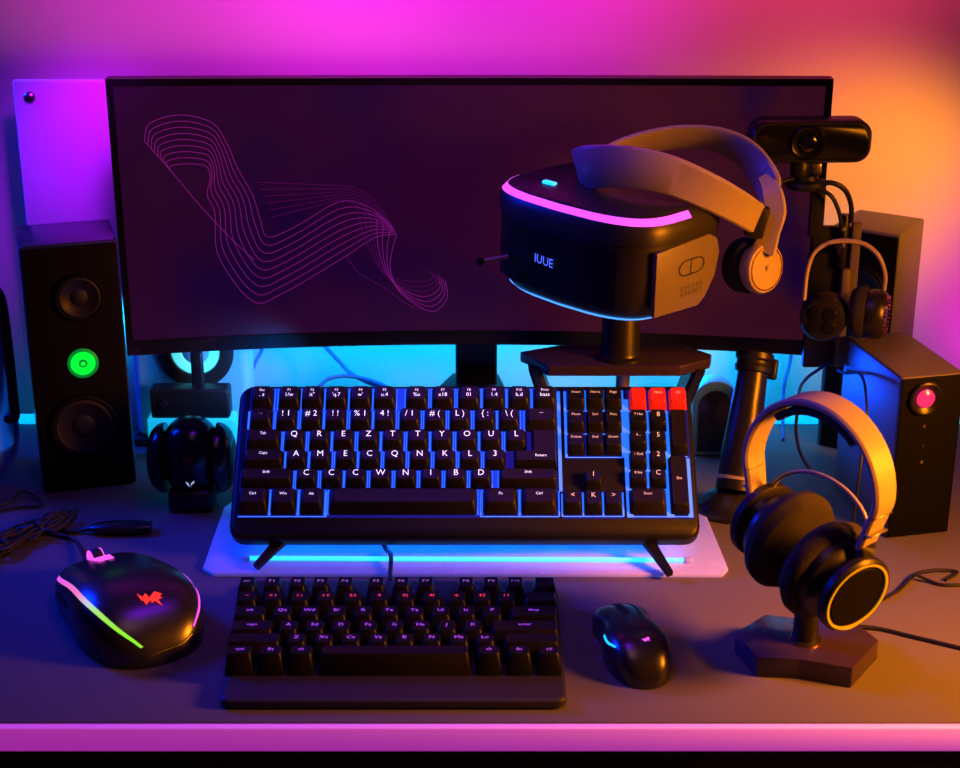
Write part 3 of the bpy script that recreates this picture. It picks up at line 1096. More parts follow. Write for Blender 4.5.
# pale panel, back left
b = MB()
pTL = at(12, 80, 0.764)
xl_, xr_ = pTL.x, at(130, 80, 0.764).x
tl = thing('side_panel', 'pale tall flat panel with one round screw standing behind the tall speaker', 'panel', ((xl_ + xr_) / 2, 0.77, 0))
b.box((xr_ - xl_, 0.012, pTL.z), T((xl_ + xr_) / 2, 0.768, pTL.z / 2), 'pale', 0.003)
b.build('sheet', tl)
b = MB()
sc = at(30, 97, 0.764)
b.lathe([(0.008, 0), (0.0078, 0.002), (0.006, 0.004), (0.002, 0.0048), (0.0004, 0.005)], axis_frame(V((sc.x, 0.7620, sc.z)), (0, -1, 0)), 'metal', 24, False, True)
b.build('screw', tl)

# cabinet with ring behind monitor's lower left
cy = 0.695
cx0, cx1 = at(134, 400, cy).x, at(250, 400, cy).x
cz1 = 0.235
cb = thing('subwoofer', 'pale cabinet tinted as blue-lit with a round ring driver under the monitor corner', 'speaker', ((cx0 + cx1) / 2, cy + 0.03, 0))
b = MB()
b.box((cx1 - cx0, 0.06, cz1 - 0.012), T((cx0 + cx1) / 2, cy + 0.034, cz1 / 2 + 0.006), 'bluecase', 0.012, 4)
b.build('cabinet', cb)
b = MB()
rc = at(195, 352, cy)
mxr = axis_frame(V((rc.x, cy + 0.004, rc.z)), (0, -1, 0))
b.lathe([(0.052, 0), (0.052, 0.005), (0.047, 0.007), (0.034, 0.006), (0.033, 0.002)], mxr, 'rubber', 44, False, False)
b.build('surround', cb)
b = MB()
b.lathe([(0.033, 0.001), (0.031, 0.004), (0.020, 0.003), (0.018, 0.001)], mxr, 'cyanring', 44, False, False)
o = b.build('glow_ring', cb)
o['label'] = 'pale cyan glowing ring'
b = MB()
b.lathe([(0.019, 0.001), (0.015, 0.004), (0.006, 0.006), (0.001, 0.0065)], mxr, 'bluecase', 30, False, True)
b.build('dust_cap', cb)
for x in (cx0 + 0.012, cx1 - 0.012):
    b = MB()
    b.box((0.035, 0.06, 0.013), T(x, cy + 0.03, 0.0065), 'black', 0.004)
    b.build('foot', cb)
bx = thing('power_box', 'small black rectangular box with an upright stem before the ring cabinet', 'box', (at(189, 415, 0.655).x, 0.66, 0))
p0, p1 = at(149, 390, 0.642), at(230, 419, 0.642)
b = MB()
b.box((p1.x - p0.x, 0.030, p0.z - p1.z), T((p0.x + p1.x) / 2, 0.657, (p0.z + p1.z) / 2), 'black', 0.004)
b.build('body', bx)
b = MB()
b.box((p1.x - p0.x + 0.012, 0.034, p1.z), T((p0.x + p1.x) / 2, 0.657, p1.z / 2), 'glowbase', 0.003)  # base added to give the bright cyan line under the box
o = b.build('added_glow_base', bx)
o['label'] = 'added base standing in for a cyan glow line'
b = MB()
sx_ = at(197, 370, 0.66).x
b.box((0.016, 0.012, 0.05), T(sx_, 0.664, p0.z + 0.022), 'black', 0.003)
b.build('stem', bx)
b = MB()
kp = at(163, 404, 0.64)
b.lathe([(0.006, 0), (0.0055, 0.003), (0.001, 0.0035)], axis_frame((kp.x, 0.6425, kp.z), (0, -1, 0)), 'satin', 20, False, True)
b.build('knob', bx)

# LED strip along the back edge of the desk
b = MB()
b.box((1.9, 0.007, 0.014), T(0, 0.7800, 0.007), 'led', 0.0015, 2)
tag(b.build('led_strip'), 'long thin glowing cyan strip along the back edge of the desk', 'light')

# vessel at far left
vx = -0.676
jr = thing('jug', 'rounded blue glass vessel with a long black handle beside the tall speaker', 'jug', (vx, 0.60, 0))
b = MB()
b.lathe([(0.018, 0.0), (0.036, 0.001), (0.052, 0.010), (0.062, 0.028), (0.067, 0.055), (0.068, 0.11), (0.066, 0.19), (0.062, 0.24), (0.050, 0.262), (0.047, 0.275)], T(vx, 0.60, 0), 'glass', 40)
b.build('body', jr)
b = MB()
hx = vx + 0.070
b.tube([(vx + 0.058, 0.575, 0.262), (hx - 0.004, 0.57, 0.268), (hx + 0.004, 0.567, 0.255), (hx + 0.006, 0.567, 0.20), (hx + 0.006, 0.567, 0.12), (hx + 0.004, 0.57, 0.095), (vx + 0.062, 0.575, 0.092)], 0.0065, 'black', 12)
b.build('handle', jr)
b = MB()
b.lathe([(0.048, 0.275), (0.052, 0.277), (0.052, 0.290), (0.044, 0.295), (0.01, 0.297)], T(vx, 0.60, 0), 'black', 40)
b.build('lid', jr)

# ------------------------------------------------------------------ VR stand and headset
sy0, sy1 = 0.522, 0.600
szt = at(620, 366, sy0).z
VX = at(620, 355, 0.56).x
st = thing('headset_stand', 'dark lacquered bridge stand with round post holding the virtual reality headset', 'stand', (VX, 0.56, 0))
x0, x1 = at(520, 352, 0.56).x, at(712, 363, 0.56).x
top = [(x0, 0.575), (x0 + 0.012, 0.560), (at(548, 369, sy0).x, sy0), (at(680, 374, sy0).x, sy0), (x1 - 0.004, 0.55), (x1, 0.565), (x1 - 0.03, sy1), (x0 + 0.05, sy1)]
b = MB()
b.prism(top, szt - 0.014, szt, 'shelf', 0.002)
b.build('shelf', st)
for s_, xa in ((-1, x0), (1, x1)):
    b = MB()
    pa = V((xa - s_ * 0.018, 0.565, szt - 0.010))
    pb = V((xa - s_ * 0.052, 0.572, 0.004))
    b.ribbon([pa, (pa + pb) / 2 + V((-s_ * 0.008, 0, 0)), pb], [V((0, 1, 0))] * 3, [0.06, 0.045, 0.06], 0.016, 'black')
    b.build('leg', st)
b = MB()
pz1 = 0.272
b.lathe([(0.031, 0), (0.031, 0.003), (0.026, 0.006), (0.0245, 0.010), (0.0235, pz1 - szt - 0.004), (0.022, pz1 - szt)], T(VX, 0.557, szt), 'satin', 32)
b.build('post', st)
b = MB()
b.lathe([(0.009, 0), (0.009, szt - 0.013)], T(VX + 0.006, 0.575, 0.0), 'gunmetal', 20)
b.build('centre_leg', st)

# visor: local x along width, y forward (out of the face), z up
PSI = radians(44)
vc = V((at(607, 245, 0.475).x, 0.475, at(590, 239, 0.475).z))
vfw = V((-sin(PSI), -cos(PSI), 0))
vrt = V((cos(PSI), -sin(PSI), 0))    # towards the viewer's right
TILT = Matrix.Rotation(radians(0), 4, 'X')
VM = frame(vc, vrt, V((0, 0, 1))) @ Matrix.Rotation(radians(-2), 4, 'Z')
# in VM: x = right along face, y = up, z = out of the face
vr = thing('vr_headset', 'black virtual reality headset with magenta and blue light strips and lettering', 'headset', (vc.x, vc.y, pz1))
HWX, HH, DZ = 0.120, 0.0640, 0.083


def vsec(y, k=1.0, zsh=0.0):
    """outline in x-z (plan) of the visor at height y; bowed front, rounded corners"""
    w = HWX * k
    d = DZ * k
    pts = []
    n = 44
    for i in range(n):
        a = 2 * pi * i / n
        c, s_ = cos(a), sin(a)
        e = 0.46
        x = w * (1 if c >= 0 else -1) * abs(c) ** e
        z = d * (1 if s_ >= 0 else -1) * abs(s_) ** e
        if z > 0:
            z += 0.012 * (1 - (x / w) ** 2)
        pts.append(VM @ V((x, y, z + zsh)))
    return pts


b = MB()
b.loft([vsec(-HH, 0.82), vsec(-HH + 0.004, 0.88), vsec(-HH + 0.014, 0.95), vsec(-HH + 0.03, 0.985), vsec(-0.01, 1.0), vsec(HH - 0.034, 1.0)], 'vr')
b.build('visor_body', vr)
b = MB()
b.loft([vsec(HH - 0.036, 0.985), vsec(HH - 0.034, 1.02), vsec(HH - 0.022, 1.025), vsec(HH - 0.010, 0.995), vsec(HH - 0.003, 0.94), vsec(HH - 0.001, 0.88), vsec(HH + 0.0015, 0.5)], 'vr')
b.build('top_shell', vr)


def vstrip(b, m, y0, k0, y1, k1, i0, i1):
    A, B = vsec(y0, k0), vsec(y1, k1)
    n = len(A)
    idx = [i % n for i in range(i0, i1 + 1)]
    vs = [A[i] for i in idx] + [B[i] for i in idx]
    q = len(idx)
    b.add(vs, [(i, i + 1, q + i + 1, q + i) for i in range(q - 1)], m)


b = MB()
vstrip(b, 'magenta', HH - 0.0105, 1.004, HH - 0.0032, 0.950, 0, 21)
o = b.build('light_strip', vr)
o['label'] = 'magenta light along the upper edge'
b = MB()
vstrip(b, 'bluestrip', -HH + 0.001, 0.852, -HH + 0.0055, 0.905, -6, 22)
o = b.build('light_strip', vr)
o['label'] = 'blue light along the lower edge'
# front plate
b = MB()
vs, fs = [], []
NX = 24
for i in range(NX + 1):
    x = lerp(-0.100, 0.084, i / NX)
    for y in (-0.046, HH - 0.040):
        z = DZ * (1 - abs(x / HWX) ** (2 / 0.46)) ** 0.23 + 0.012 * (1 - (x / HWX) ** 2) + 0.0012
        vs.append(VM @ V((x, y, z)))
for i in range(NX):
    fs.append((2 * i, 2 * i + 2, 2 * i + 3, 2 * i + 1))
b.add(vs, fs, 'vrface')
b.build('face_plate', vr)


def vface(px, py, off):
    """point on the face near a pixel"""
    z = DZ + 0.012
    for _ in range(6):
        o_ = VM @ V((0, 0, z))
        nrm = VM.to_3x3() @ V((0, 0, 1))
        d = ray(px, py)
        q = VM.inverted() @ (CAM + d * ((o_ - CAM).dot(nrm) / d.dot(nrm)))
        z = DZ * max(0.05, 1 - abs(q.x / HWX) ** (2 / 0.46)) ** 0.23 + 0.012 * (1 - (q.x / HWX) ** 2) + off
    return V((q.x, q.y, z))


q = vface(544, 261, 0.0020)
b = MB()
b.text('IUUE', 0.0150, VM @ T(q.x, q.y, q.z + 0.0004) @ Matrix.Rotation(radians(-6), 4, 'Y'), 'bluetext')
o = b.build('lettering', vr)
o['label'] = 'small blue glowing capital letters on the face plate'
for (px, py) in ((510, 252), (582, 268)):
    q = vface(px, py, 0.0012)
    b = MB()
    b.lathe([(0.0022, 0), (0.002, 0.001), (0.0004, 0.0014)], VM @ T(*q), 'satin', 12, False, True)
    b.build('sensor', vr)
# side panel on the near temple
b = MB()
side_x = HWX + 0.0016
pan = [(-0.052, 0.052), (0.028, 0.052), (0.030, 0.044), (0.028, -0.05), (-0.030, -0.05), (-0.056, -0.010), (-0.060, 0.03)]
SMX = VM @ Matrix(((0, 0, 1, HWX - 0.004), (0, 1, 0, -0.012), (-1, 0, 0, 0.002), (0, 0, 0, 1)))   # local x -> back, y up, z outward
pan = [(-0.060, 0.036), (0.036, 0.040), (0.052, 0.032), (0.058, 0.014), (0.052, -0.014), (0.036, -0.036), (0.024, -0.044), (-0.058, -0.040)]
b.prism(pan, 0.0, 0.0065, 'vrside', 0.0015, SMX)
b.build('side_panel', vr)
b = MB()


def ringline(poly, wd, z, m):
    n = len(poly)
    P_ = [V((x, y, z)) for x, y in poly]
    c = sum(P_, V()) / n
    inn = [p + (c - p).normalized() * wd for p in P_]
    b.add([SMX @ p for p in P_ + inn], [(i, (i + 1) % n, n + (i + 1) % n, n + i) for i in range(n)], m)


pill = [(0.005 + 0.024 * (1 if cos(a) > 0 else -1) * abs(cos(a)) ** 0.6, 0.008 + 0.010 * sin(a)) for a in [2 * pi * k / 24 for k in range(24)]]
ringline(pill, 0.0022, 0.0070, 'rubber')
b.add([SMX @ V(p) for p in ((0.003, 0.0, 0.007), (0.0045, 0.0, 0.007), (0.0045, 0.016, 0.007), (0.003, 0.016, 0.007))], [(0, 1, 2, 3)], 'rubber')
for k in range(3):
    for j in range(2):
        x, y = -0.012 + k * 0.014, -0.018 - j * 0.007
        ringline([(x, y), (x + 0.01, y), (x + 0.01, y + 0.004), (x, y + 0.004)], 0.001, 0.0070, 'rubber')
b.build('side_buttons', vr)
# rear eye cup
b = MB()
b.loft([[VM @ V((0.078 * k * (1 if cos(a) > 0 else -1) * abs(cos(a)) ** .6, 0.046 * k * (1 if sin(a) > 0 else -1) * abs(sin(a)) ** .6 - 0.006, z)) for a in [2 * pi * i / 28 for i in range(28)]]
        for k, z in ((1.12, -DZ + 0.014), (1.12, -DZ - 0.006), (1.0, -DZ - 0.018))], 'rubber')
b.build('face_cushion', vr)
# side lever
b = MB()
l0, l1 = at(500, 258, 0.455), at(484, 261, 0.45)
b.tube([l0 + (l0 - l1) * 0.5, l0, l1], 0.003, 'gunmetal', 10)
b.tube([l1, l1 + (l1 - l0) * 0.25, l1 + (l1 - l0) * 0.45], [0.0035, 0.006, 0.004], 'gloss', 12)
b.build('side_lever', vr)
b = MB()
g0 = vface(537, 190, 0)
b.box((0.018, 0.004, 0.008), VM @ T(-0.052, HH + 0.0022, 0.048), 'cyan', 0.0015)
b.build('top_indicator', vr)
# halo band: near run, far run
Zu = V((0.10, -0.12, 1))
near = [at(586, 170, 0.515), at(580, 170, 0.485), at(592, 167, 0.45), at(625, 167, 0.425), at(665, 174, 0.41), at(705, 190, 0.408), at(738, 207, 0.42), at(758, 220, 0.44)]
b = MB()
b.ribbon(near, [V((-0.1, -0.25, 1)), V((-0.25, -0.2, 1)), V((-0.1, -0.2, 1)), V((0.0, -0.15, 1)), V((0.1, -0.1, 1)), V((0.16, -0.1, 1)), V((0.2, -0.1, 1)), V((0.2, -0.1, 1))],
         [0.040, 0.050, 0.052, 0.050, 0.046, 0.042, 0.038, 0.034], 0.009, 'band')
b.build('head_strap', vr)
b = MB()
far = [at(596, 165, 0.53), at(612, 152, 0.552), at(640, 143, 0.562), at(680, 137, 0.562), at(718, 140, 0.553), at(748, 156, 0.53), at(766, 180, 0.50), at(771, 196, 0.475)]
b.ribbon(far, [V((0, -0.9, 0.75)), V((0, -0.9, .75)), V((0, -.85, 0.75)), V((0, -.8, .75)), V((0.15, -.8, .7)), V((0.35, -.7, .6)), V((0.5, -.7, 0.35)), V((0.4, -.8, 0.2))],
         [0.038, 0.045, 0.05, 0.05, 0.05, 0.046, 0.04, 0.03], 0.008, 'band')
b.build('top_strap', vr)
b = MB()
b.box((0.07, 0.02, 0.03), T(*(at(612, 192, 0.515))), 'vr', 0.006)
b.box((0.035, 0.03, 0.02), T(*(at(640, 200, 0.50))), 'gunmetal', 0.004)
b.build('strap_mount', vr)
b = MB()
arm = [at(763, 178, 0.478), at(772, 192, 0.462), at(775, 212, 0.452), at(771, 232, 0.447), at(763, 252, 0.444)]
b.ribbon(arm, [V((0.9, -0.3, 0.1))] * 5, [0.012, 0.024, 0.026, 0.021, 0.03], 0.010, 'band')
b.build('earphone_arm', vr)
b = MB()
hb = at(757, 221, 0.441)
b.box((0.022, 0.014, 0.038), T(*hb) @ Matrix.Rotation(radians(12), 4, 'Y'), 'black', 0.003)
b.build('hinge', vr)
ec = at(763, 268, 0.446)
en = V((0.60, -0.78, 0.1)).normalized()
em = axis_frame(ec, en)
b = MB()
b.lathe([(0.010, -0.014), (0.027, -0.013), (0.030, -0.008), (0.031, 0.000), (0.0285, 0.005), (0.026, 0.0055)], em, 'band', 40, True, True)
eo = b.build('ear_cup', vr)
b = MB()
b.lathe([(0.0262, 0.0050), (0.0262, 0.0066), (0.0248, 0.0066), (0.0248, 0.0050)], em, 'gold', 40, False, False)
b.build('trim_ring', eo)
b = MB()
b.prism([(-0.003, 0.003), (0.003, 0.003), (0, -0.003)], 0.0057, 0.0064, 'metal', 0, em)
b.build('emblem', eo)
b = MB()
b.lathe([(0.012, -0.040), (0.024, -0.041), (0.031, -0.037), (0.0335, -0.030), (0.031, -0.024), (0.0335, -0.019), (0.031, -0.013), (0.026, -0.012)], em, 'foam', 40)
b.build('ear_pad', vr)

# ------------------------------------------------------------------ webcam and its mount
wy = 0.567
wr = thing('webcam', 'black bar-shaped webcam with a round lens above the monitor corner', 'webcam', (at(808, 185, wy).x, wy, at(808, 187, wy).z))
p0, p1 = at(750, 119, wy), at(868, 161, wy)
wc_ = (p0 + p1) / 2
ww, wh = p1.x - p0.x, (p0.z - p1.z)
b = MB()
r = wh * 0.36
for_r = []
prof = rrect(-ww / 2, ww / 2, -wh / 2, wh / 2, r, 6)
WM = frame(wc_, (1, 0.04, 0), (0, 0, 1))


def wring(k, z):
    return [WM @ V((p.x - math.copysign(k, p.x) * 1, p.y - math.copysign(k, p.y) * 1, z)) for p in prof]


b.loft([wring(0.004, -0.024), wring(0.0, -0.018), wring(0.0, 0.010), wring(0.002, 0.0135), wring(0.004, 0.014)], 'satin')
b.build('housing', wr)
b = MB()
b.loft([wring(0.0042, 0.0138), wring(0.005, 0.0146)], 'gloss')
b.build('front_glass', wr)
b = MB()
lc = at(805, 140, wy)
lm_ = axis_frame(V((lc.x, wy - 0.0146, lc.z)), (0, -1, 0))
b.lathe([(0.022, 0), (0.0215, 0.002), (0.019, 0.004), (0.016, 0.003), (0.011, 0.0025)], lm_, 'gloss', 40, False, False)
b.lathe([(0.0115, 0.002), (0.0105, 0.0045), (0.006, 0.006), (0.001, 0.0064)], lm_, 'lens', 36, False, True)
b.build('lens', wr)
b = MB()
hz = at(800, 168, wy)
b.lathe([(0.011, -0.010), (0.012, -0.008), (0.012, 0.006), (0.010, 0.010)], T(hz.x, wy, hz.z), 'black', 24)
b.box((0.012, 0.014, 0.016), T(at(816, 168, wy).x, wy, hz.z), 'metal', 0.002)
b.build('hinge', wr)
b = MB()
hz2 = at(806, 181, wy)
b.lathe([(0.012, -0.0085), (0.024, -0.008), (0.026, -0.003), (0.024, 0.001), (0.015, 0.003), (0.013, 0.008)], T(hz2.x, wy, hz2.z), 'black', 30)
b.build('swivel_base', wr)

mt = thing('webcam_mount', 'black bracket post with orange-lit tube clamped to the monitor side under the webcam', 'mount', (at(832, 370, 0.585).x, 0.585, at(832, 370, 0.585).z))
b = MB()
a0, a1 = at(812, 226, 0.592), at(843, 366, 0.592)
b.box((a1.x - a0.x, 0.012, a0.z - a1.z), T((a0.x + a1.x) / 2, 0.592, (a0.z + a1.z) / 2), 'black', 0.002)
b.box((0.03, 0.012, 0.03), T(a0.x + 0.014, 0.594, a0.z - 0.05), 'black', 0.003)
b.build('bracket', mt)
b = MB()
zz0 = at(818, 232, 0.592).z
zz1 = hz2.z - 0.0085
xx = at(817, 200, 0.575).x
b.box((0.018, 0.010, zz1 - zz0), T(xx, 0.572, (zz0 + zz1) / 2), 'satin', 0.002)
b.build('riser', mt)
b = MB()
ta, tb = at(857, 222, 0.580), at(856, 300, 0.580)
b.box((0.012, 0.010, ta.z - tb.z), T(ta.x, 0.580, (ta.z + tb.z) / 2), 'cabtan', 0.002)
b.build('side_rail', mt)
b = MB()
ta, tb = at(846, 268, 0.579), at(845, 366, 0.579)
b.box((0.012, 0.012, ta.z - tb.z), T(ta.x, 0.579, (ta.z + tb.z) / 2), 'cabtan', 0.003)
b.build('lower_rail', mt)
b = MB()
ta, tb = at(845, 214, 0.579), at(845, 268, 0.579)
b.lathe([(0.006, 0), (0.0066, 0.004), (0.0066, ta.z - tb.z - 0.004), (0.005, ta.z - tb.z)], T(ta.x, 0.579, tb.z), 'satin', 18)
for py in (229, 246):
    q = at(843, py, 0.572)
    b.lathe([(0.003, 0), (0.0028, 0.0015), (0.0005, 0.002)], axis_frame((q.x, 0.5723, q.z), (0, -1, 0)), 'metal', 14, False, True)
b.build('plug_tube', mt)
b = MB()
b.tube([at(838, 250, 0.58), at(838, 250, 0.55), at(838, 251, 0.518), at(838, 246, 0.508)], 0.0035, 'black', 10)
b.build('hook', mt)
b = MB()
b.tube([at(795, 178, 0.565), at(781, 182, 0.56), at(770, 184, 0.56)], 0.0024, 'cablemat')
tag(b.build('cable'), 'stub of black cable sticking out beside the webcam base', 'cable')
b = MB()
b.tube([at(812, 184, 0.555), at(832, 183, 0.55), at(845, 190, 0.552), at(851, 205, 0.56), at(851, 222, 0.565)], 0.0032, 'cablemat')
tag(b.build('cable'), 'outer black cable arching from the webcam base to the post', 'cable')
b = MB()
b.tube([at(822, 190, 0.556), at(832, 197, 0.553), at(839, 212, 0.556), at(842, 228, 0.56)], 0.0026, 'cablemat')
tag(b.build('cable'), 'inner shorter black cable arching from the webcam base to the post', 'cable')

# small hanging headset
hy = 0.515
hs = thing('headset', 'small black headset with thin wire band hanging on the webcam post', 'headset', (at(850, 345, hy).x, hy, at(850, 345, hy).z))
b = MB()
b.tube([at(804, 300, hy - 0.005), at(807, 272, hy), at(814, 253, hy + .004), at(829, 243, hy + 0.006), at(848, 241, hy + 0.006), at(866, 245, hy + 0.004), at(879, 257, hy), at(885, 275, hy), at(884, 290, hy)], 0.003, 'band', 10)
b.build('wire_band', hs)
for px, py, n_, R_, lab in ((823, 318, V((-0.30, -0.95, 0.05)), 0.0285, 0), (876, 314, V((0.94, -0.34, 0.0)), 0.031, 1)):
    c = at(px, py, hy - 0.002)
    m_ = axis_frame(c, n_)
    b = MB()
    b.lathe([(R_ * .5, -0.012), (R_ * .95, -0.010), (R_, -0.004), (R_ * .98, 0.006), (R_ * .86, 0.011), (R_ * .8, 0.0115)], m_, 'satin', 36)
    if lab == 0:
        for k in range(4):
            a = radians(45 + 90 * k)
            b.lathe([(R_ * .30, 0.0112), (R_ * .27, 0.0135), (R_ * .1, 0.0140)], m_ @ T(cos(a) * R_ * .42, sin(a) * R_ * .42, 0), 'gloss', 18, False, True)
    else:
        for k in range(28):
            a = 2 * pi * k / 28
            b.box((0.003, 0.0025, 0.004), m_ @ T(cos(a) * R_ * .74, sin(a) * R_ * .74, 0.0125) @ Matrix.Rotation(a, 4, 'Z'), 'gold')
    co = b.build('ear_cup', hs)
    b = MB()
    b.lathe([(R_ * .5, -0.030), (R_ * .85, -0.031), (R_ * 1.0, -0.026), (R_ * 1.04, -0.019), (R_ * .98, -0.011)], m_, 'foam', 36)
    b.build('ear_pad', co)
b = MB()
b.tube([at(829, 362, 0.585), at(818, 370, 0.56), at(808, 377, 0.545), at(800, 388, 0.50), at(798, 405, 0.46)], 0.002, 'bluecord')  # upper run takes the cord colour with blue light painted in
b.tube([at(798, 405, 0.46), at(796, 430, 0.42), at(800, 452, 0.38), at(811, 472, 0.34)], 0.002, 'cablemat')
tag(b.build('cable'), 'thin black cable looping down from the post behind the big headphones', 'cable')
b = MB()
b.tube([at(838, 370, 0.560), at(845, 373, 0.53), at(858, 373, 0.50), at(864, 382, 0.46), at(866, 400, 0.43), at(866, 420, 0.41), at(860, 470, 0.38), at(852, 530, 0.375)], 0.002, 'cablemat')
tag(b.build('cable'), 'thin black cable dropping from the post bottom beside the deep speaker', 'cable')

# ------------------------------------------------------------------ headphone stand and big headphones
hexpx = [(735, 632), (765, 614), (800, 618), (850, 617), (879, 640), (853, 668), (800, 659), (757, 657)]
hp_ = [on(x, y, 0.024) for x, y in hexpx]
hc = sum(hp_, V()) / len(hp_)
hst = thing('headphone_stand', 'black faceted base with a short post under the big headphones', 'stand', (hc.x, hc.y, 0))
b = MB()
b.prism([(p.x, p.y) for p in hp_], 0.0, 0.024, 'shelf', 0.002)
b.build('base', hst)
pp = on(805, 640, 0.024)
AX = V((0.50, -0.85, -0.17)).normalized()
HC = at(802, 551, pp.y) + V((0.0045, -0.0077, 0.0))
b = MB()
b.lathe([(0.0165, 0), (0.0165, 0.002), (0.0135, 0.004), (0.0130, HC.z - 0.024 - 0.062)], T(pp.x, pp.y, 0.024), 'satin', 28)
b.build('post', hst)
b = MB()
b.box((0.044, 0.013, 0.030), T(pp.x, pp.y, HC.z - 0.052) @ Matrix.Rotation(radians(30), 4, 'Z'), 'satin', 0.004)
b.build('cradle', hst)
b = MB()
b.lathe([(0.0172, 0.0), (0.0172, 0.0012), (0.0155, 0.0018)], T(pp.x, pp.y, 0.0242), 'gold', 28, False, False)
b.build('collar', hst)

hd = thing('headphones', 'big over-ear headphones with wide band and yellow-rimmed cup on the faceted stand', 'headphones', (HC.x, HC.y, HC.z - 0.05))
AH = V((0.66, -0.75, 0)).normalized()
HUP = V((0.04, 0.05, 1)).normalized()
WD = AH.cross(V((0, 0, 1))).normalized()      # breadth of the band
pts, wds = [], []
HS, HZ = 0.082, 0.084
for k in range(-4, 21):
    if k < 0:
        pts.append(HC + AH * (HS - 0.004 * (-k)) + HUP * (HZ * (1 + k / 4 * 0.62)))
    elif k > 16:
        pts.append(HC - AH * (HS - 0.003 * (k - 16)) + HUP * (HZ * (1 - (k - 16) / 4 * 0.62)))
    else:
        a = pi * k / 16
        pts.append(HC + AH * HS * cos(a) + HUP * (HZ + 0.082 * sin(a)))
    wds.append(WD)
b = MB()
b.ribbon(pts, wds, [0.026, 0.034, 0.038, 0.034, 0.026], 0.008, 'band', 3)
b.build('headband', hd)
b = MB()
cush = [HC + AH * (HS - 0.010) * cos(a) + HUP * (HZ + 0.072 * sin(a)) for a in [pi * (0.27 + 0.46 * k / 14) for k in range(15)]]
b.ribbon(cush, [WD] * 15, 0.030, 0.008, 'foam', 3)
b.build('band_cushion', hd)
for s_ in (1, -1):
    for zf in (0.62, 0.86):
        b = MB()
        c = HC + AH * s_ * (HS - 0.001 - (1 - zf) * 0.01) + HUP * HZ * zf
        b.box((0.0285, 0.0092, 0.0020), frame(c, WD, AH), 'gunmetal', 0.0006, 1)
        b.build('slider_line', hd)
b = MB()   # inner suspension wire
b.tube([HC + AH * 0.062 * cos(a) + HUP * (0.040 + 0.044 * sin(a)) - WD * 0.010 for a in [pi * k / 12 for k in range(13)]], 0.0022, 'band', 10)
b.build('suspension_wire', hd)
for s_ in (1, -1):
    n_ = (AX * s_ + V((0, 0, -0.02))).normalized()
    c = HC + AX * s_ * 0.024
    cm_ = axis_frame(c, n_)
    b = MB()
    b.lathe([(0.022, -0.010), (0.036, -0.012), (0.050, -0.008), (0.056, 0.002), (0.055, 0.010), (0.050, 0.016), (0.044, 0.018)], cm_, 'foam', 44)
    b.build('ear_pad', hd)
    b = MB()
    b.lathe([(0.046, 0.012), (0.047, 0.016), (0.044, 0.026), (0.036, 0.030), (0.034, 0.034), (0.037, 0.042)], cm_, 'satin', 44, True, True)
    b.build('ear_cup', hd)
    b = MB()
    b.lathe([(0.036, 0.040), (0.0425, 0.043), (0.0430, 0.050), (0.0405, 0.0535), (0.0395, 0.0525)], cm_, 'satin', 48, True, False)
    b.lathe([(0.0400, 0.0520), (0.0335, 0.0515), (0.0325, 0.0530), (0.02, 0.0530), (0.001, 0.0530)], cm_, 'front', 48, False, True)
    pl = b.build('cap', hd)
    b = MB()
    nseg = 40
    vs, fs = [], []
    b.lathe([(0.0388, 0.0530), (0.0388, 0.0540), (0.0362, 0.0536), (0.0362, 0.0522)], cm_, 'yellow', 48, False, False)
    o = b.build('rim_light', pl)
    o['label'] = 'yellow ring'
    b = MB()
    h0 = HC + AH * s_ * (HS - 0.014) + HUP * HZ * 0.42
    h1 = c + n_ * 0.034 + V((0, 0, 0.028))
    h2 = c + n_ * 0.038
    b.ribbon([h0 + HUP * 0.012, h0, (h0 + h1) / 2 + AH * s_ * 0.008, h1], [WD] * 4, [0.026, 0.024, 0.02, 0.018], 0.008, 'satin')
    b.build('yoke', hd)

# cords on the right of the desk
b = MB()
b.tube([on(856, 626, 0.004), on(880, 629, 0.002), on(910, 636, 0.002), on(960, 648, 0.002), on(1010, 660, 0.002)], 0.0024, 'cablemat')
tag(b.build('cable'), 'straight black cable running right from the faceted base to the desk side', 'cable')
b = MB()
b.tube([on(882, 600, 0.003), on(899, 590, 0.002), on(912, 577, 0.003), on(922, 572, 0.004), on(940, 570, 0.003), on(957, 572, 0.002), on(945, 580, 0.0022)], 0.002, 'cablemat')
b.tube([on(917, 575, 0.007), on(930, 581, 0.003), on(945, 585, 0.002), on(975, 583, 0.002), on(1010, 575, 0.002)], 0.002, 'cablemat')
tag(b.build('cable'), 'looped black cable on the desk in front of the deep speaker', 'cable')

# slanted stick behind
s1 = V((on(728, 500).x, 0.485, 0))
sk = thing('joystick', 'slanted dark cylinder with a collared top rising from a rounded foot', 'joystick', s1)
b = MB()
for_r = []
rings = []
for k_, z in ((1.0, 0.0), (1.03, 0.005), (0.97, 0.014), (0.70, 0.026), (0.5, 0.032)):
    rings.append([V((s1.x + 0.046 * k_ * cos(a), s1.y + 0.036 * k_ * sin(a), z)) for a in [2 * pi * i / 36 for i in range(36)]])
b.loft(rings, 'satin')
b.build('foot', sk)
b = MB()
q0 = at(735, 490, 0.478)
q1 = at(754, 362, 0.545)
b.tube([q0, q0.lerp(q1, .3), q0.lerp(q1, .7), q1], [0.0245, 0.024, 0.0205, 0.0185], 'satin', 28)
b.build('shaft', sk)
ax = (q1 - q0).normalized()
b = MB()
b.lathe([(0.0185, -0.014), (0.0225, -0.012), (0.0235, -0.006), (0.0215, -0.003), (0.0215, 0.001), (0.024, 0.004), (0.024, 0.011), (0.020, 0.014), (0.012, 0.014)], axis_frame(q1, ax), 'black', 32)
b.box((0.012, 0.012, 0.026), axis_frame(q1 + V((0.024, 0, -0.010)), ax), 'black', 0.003)
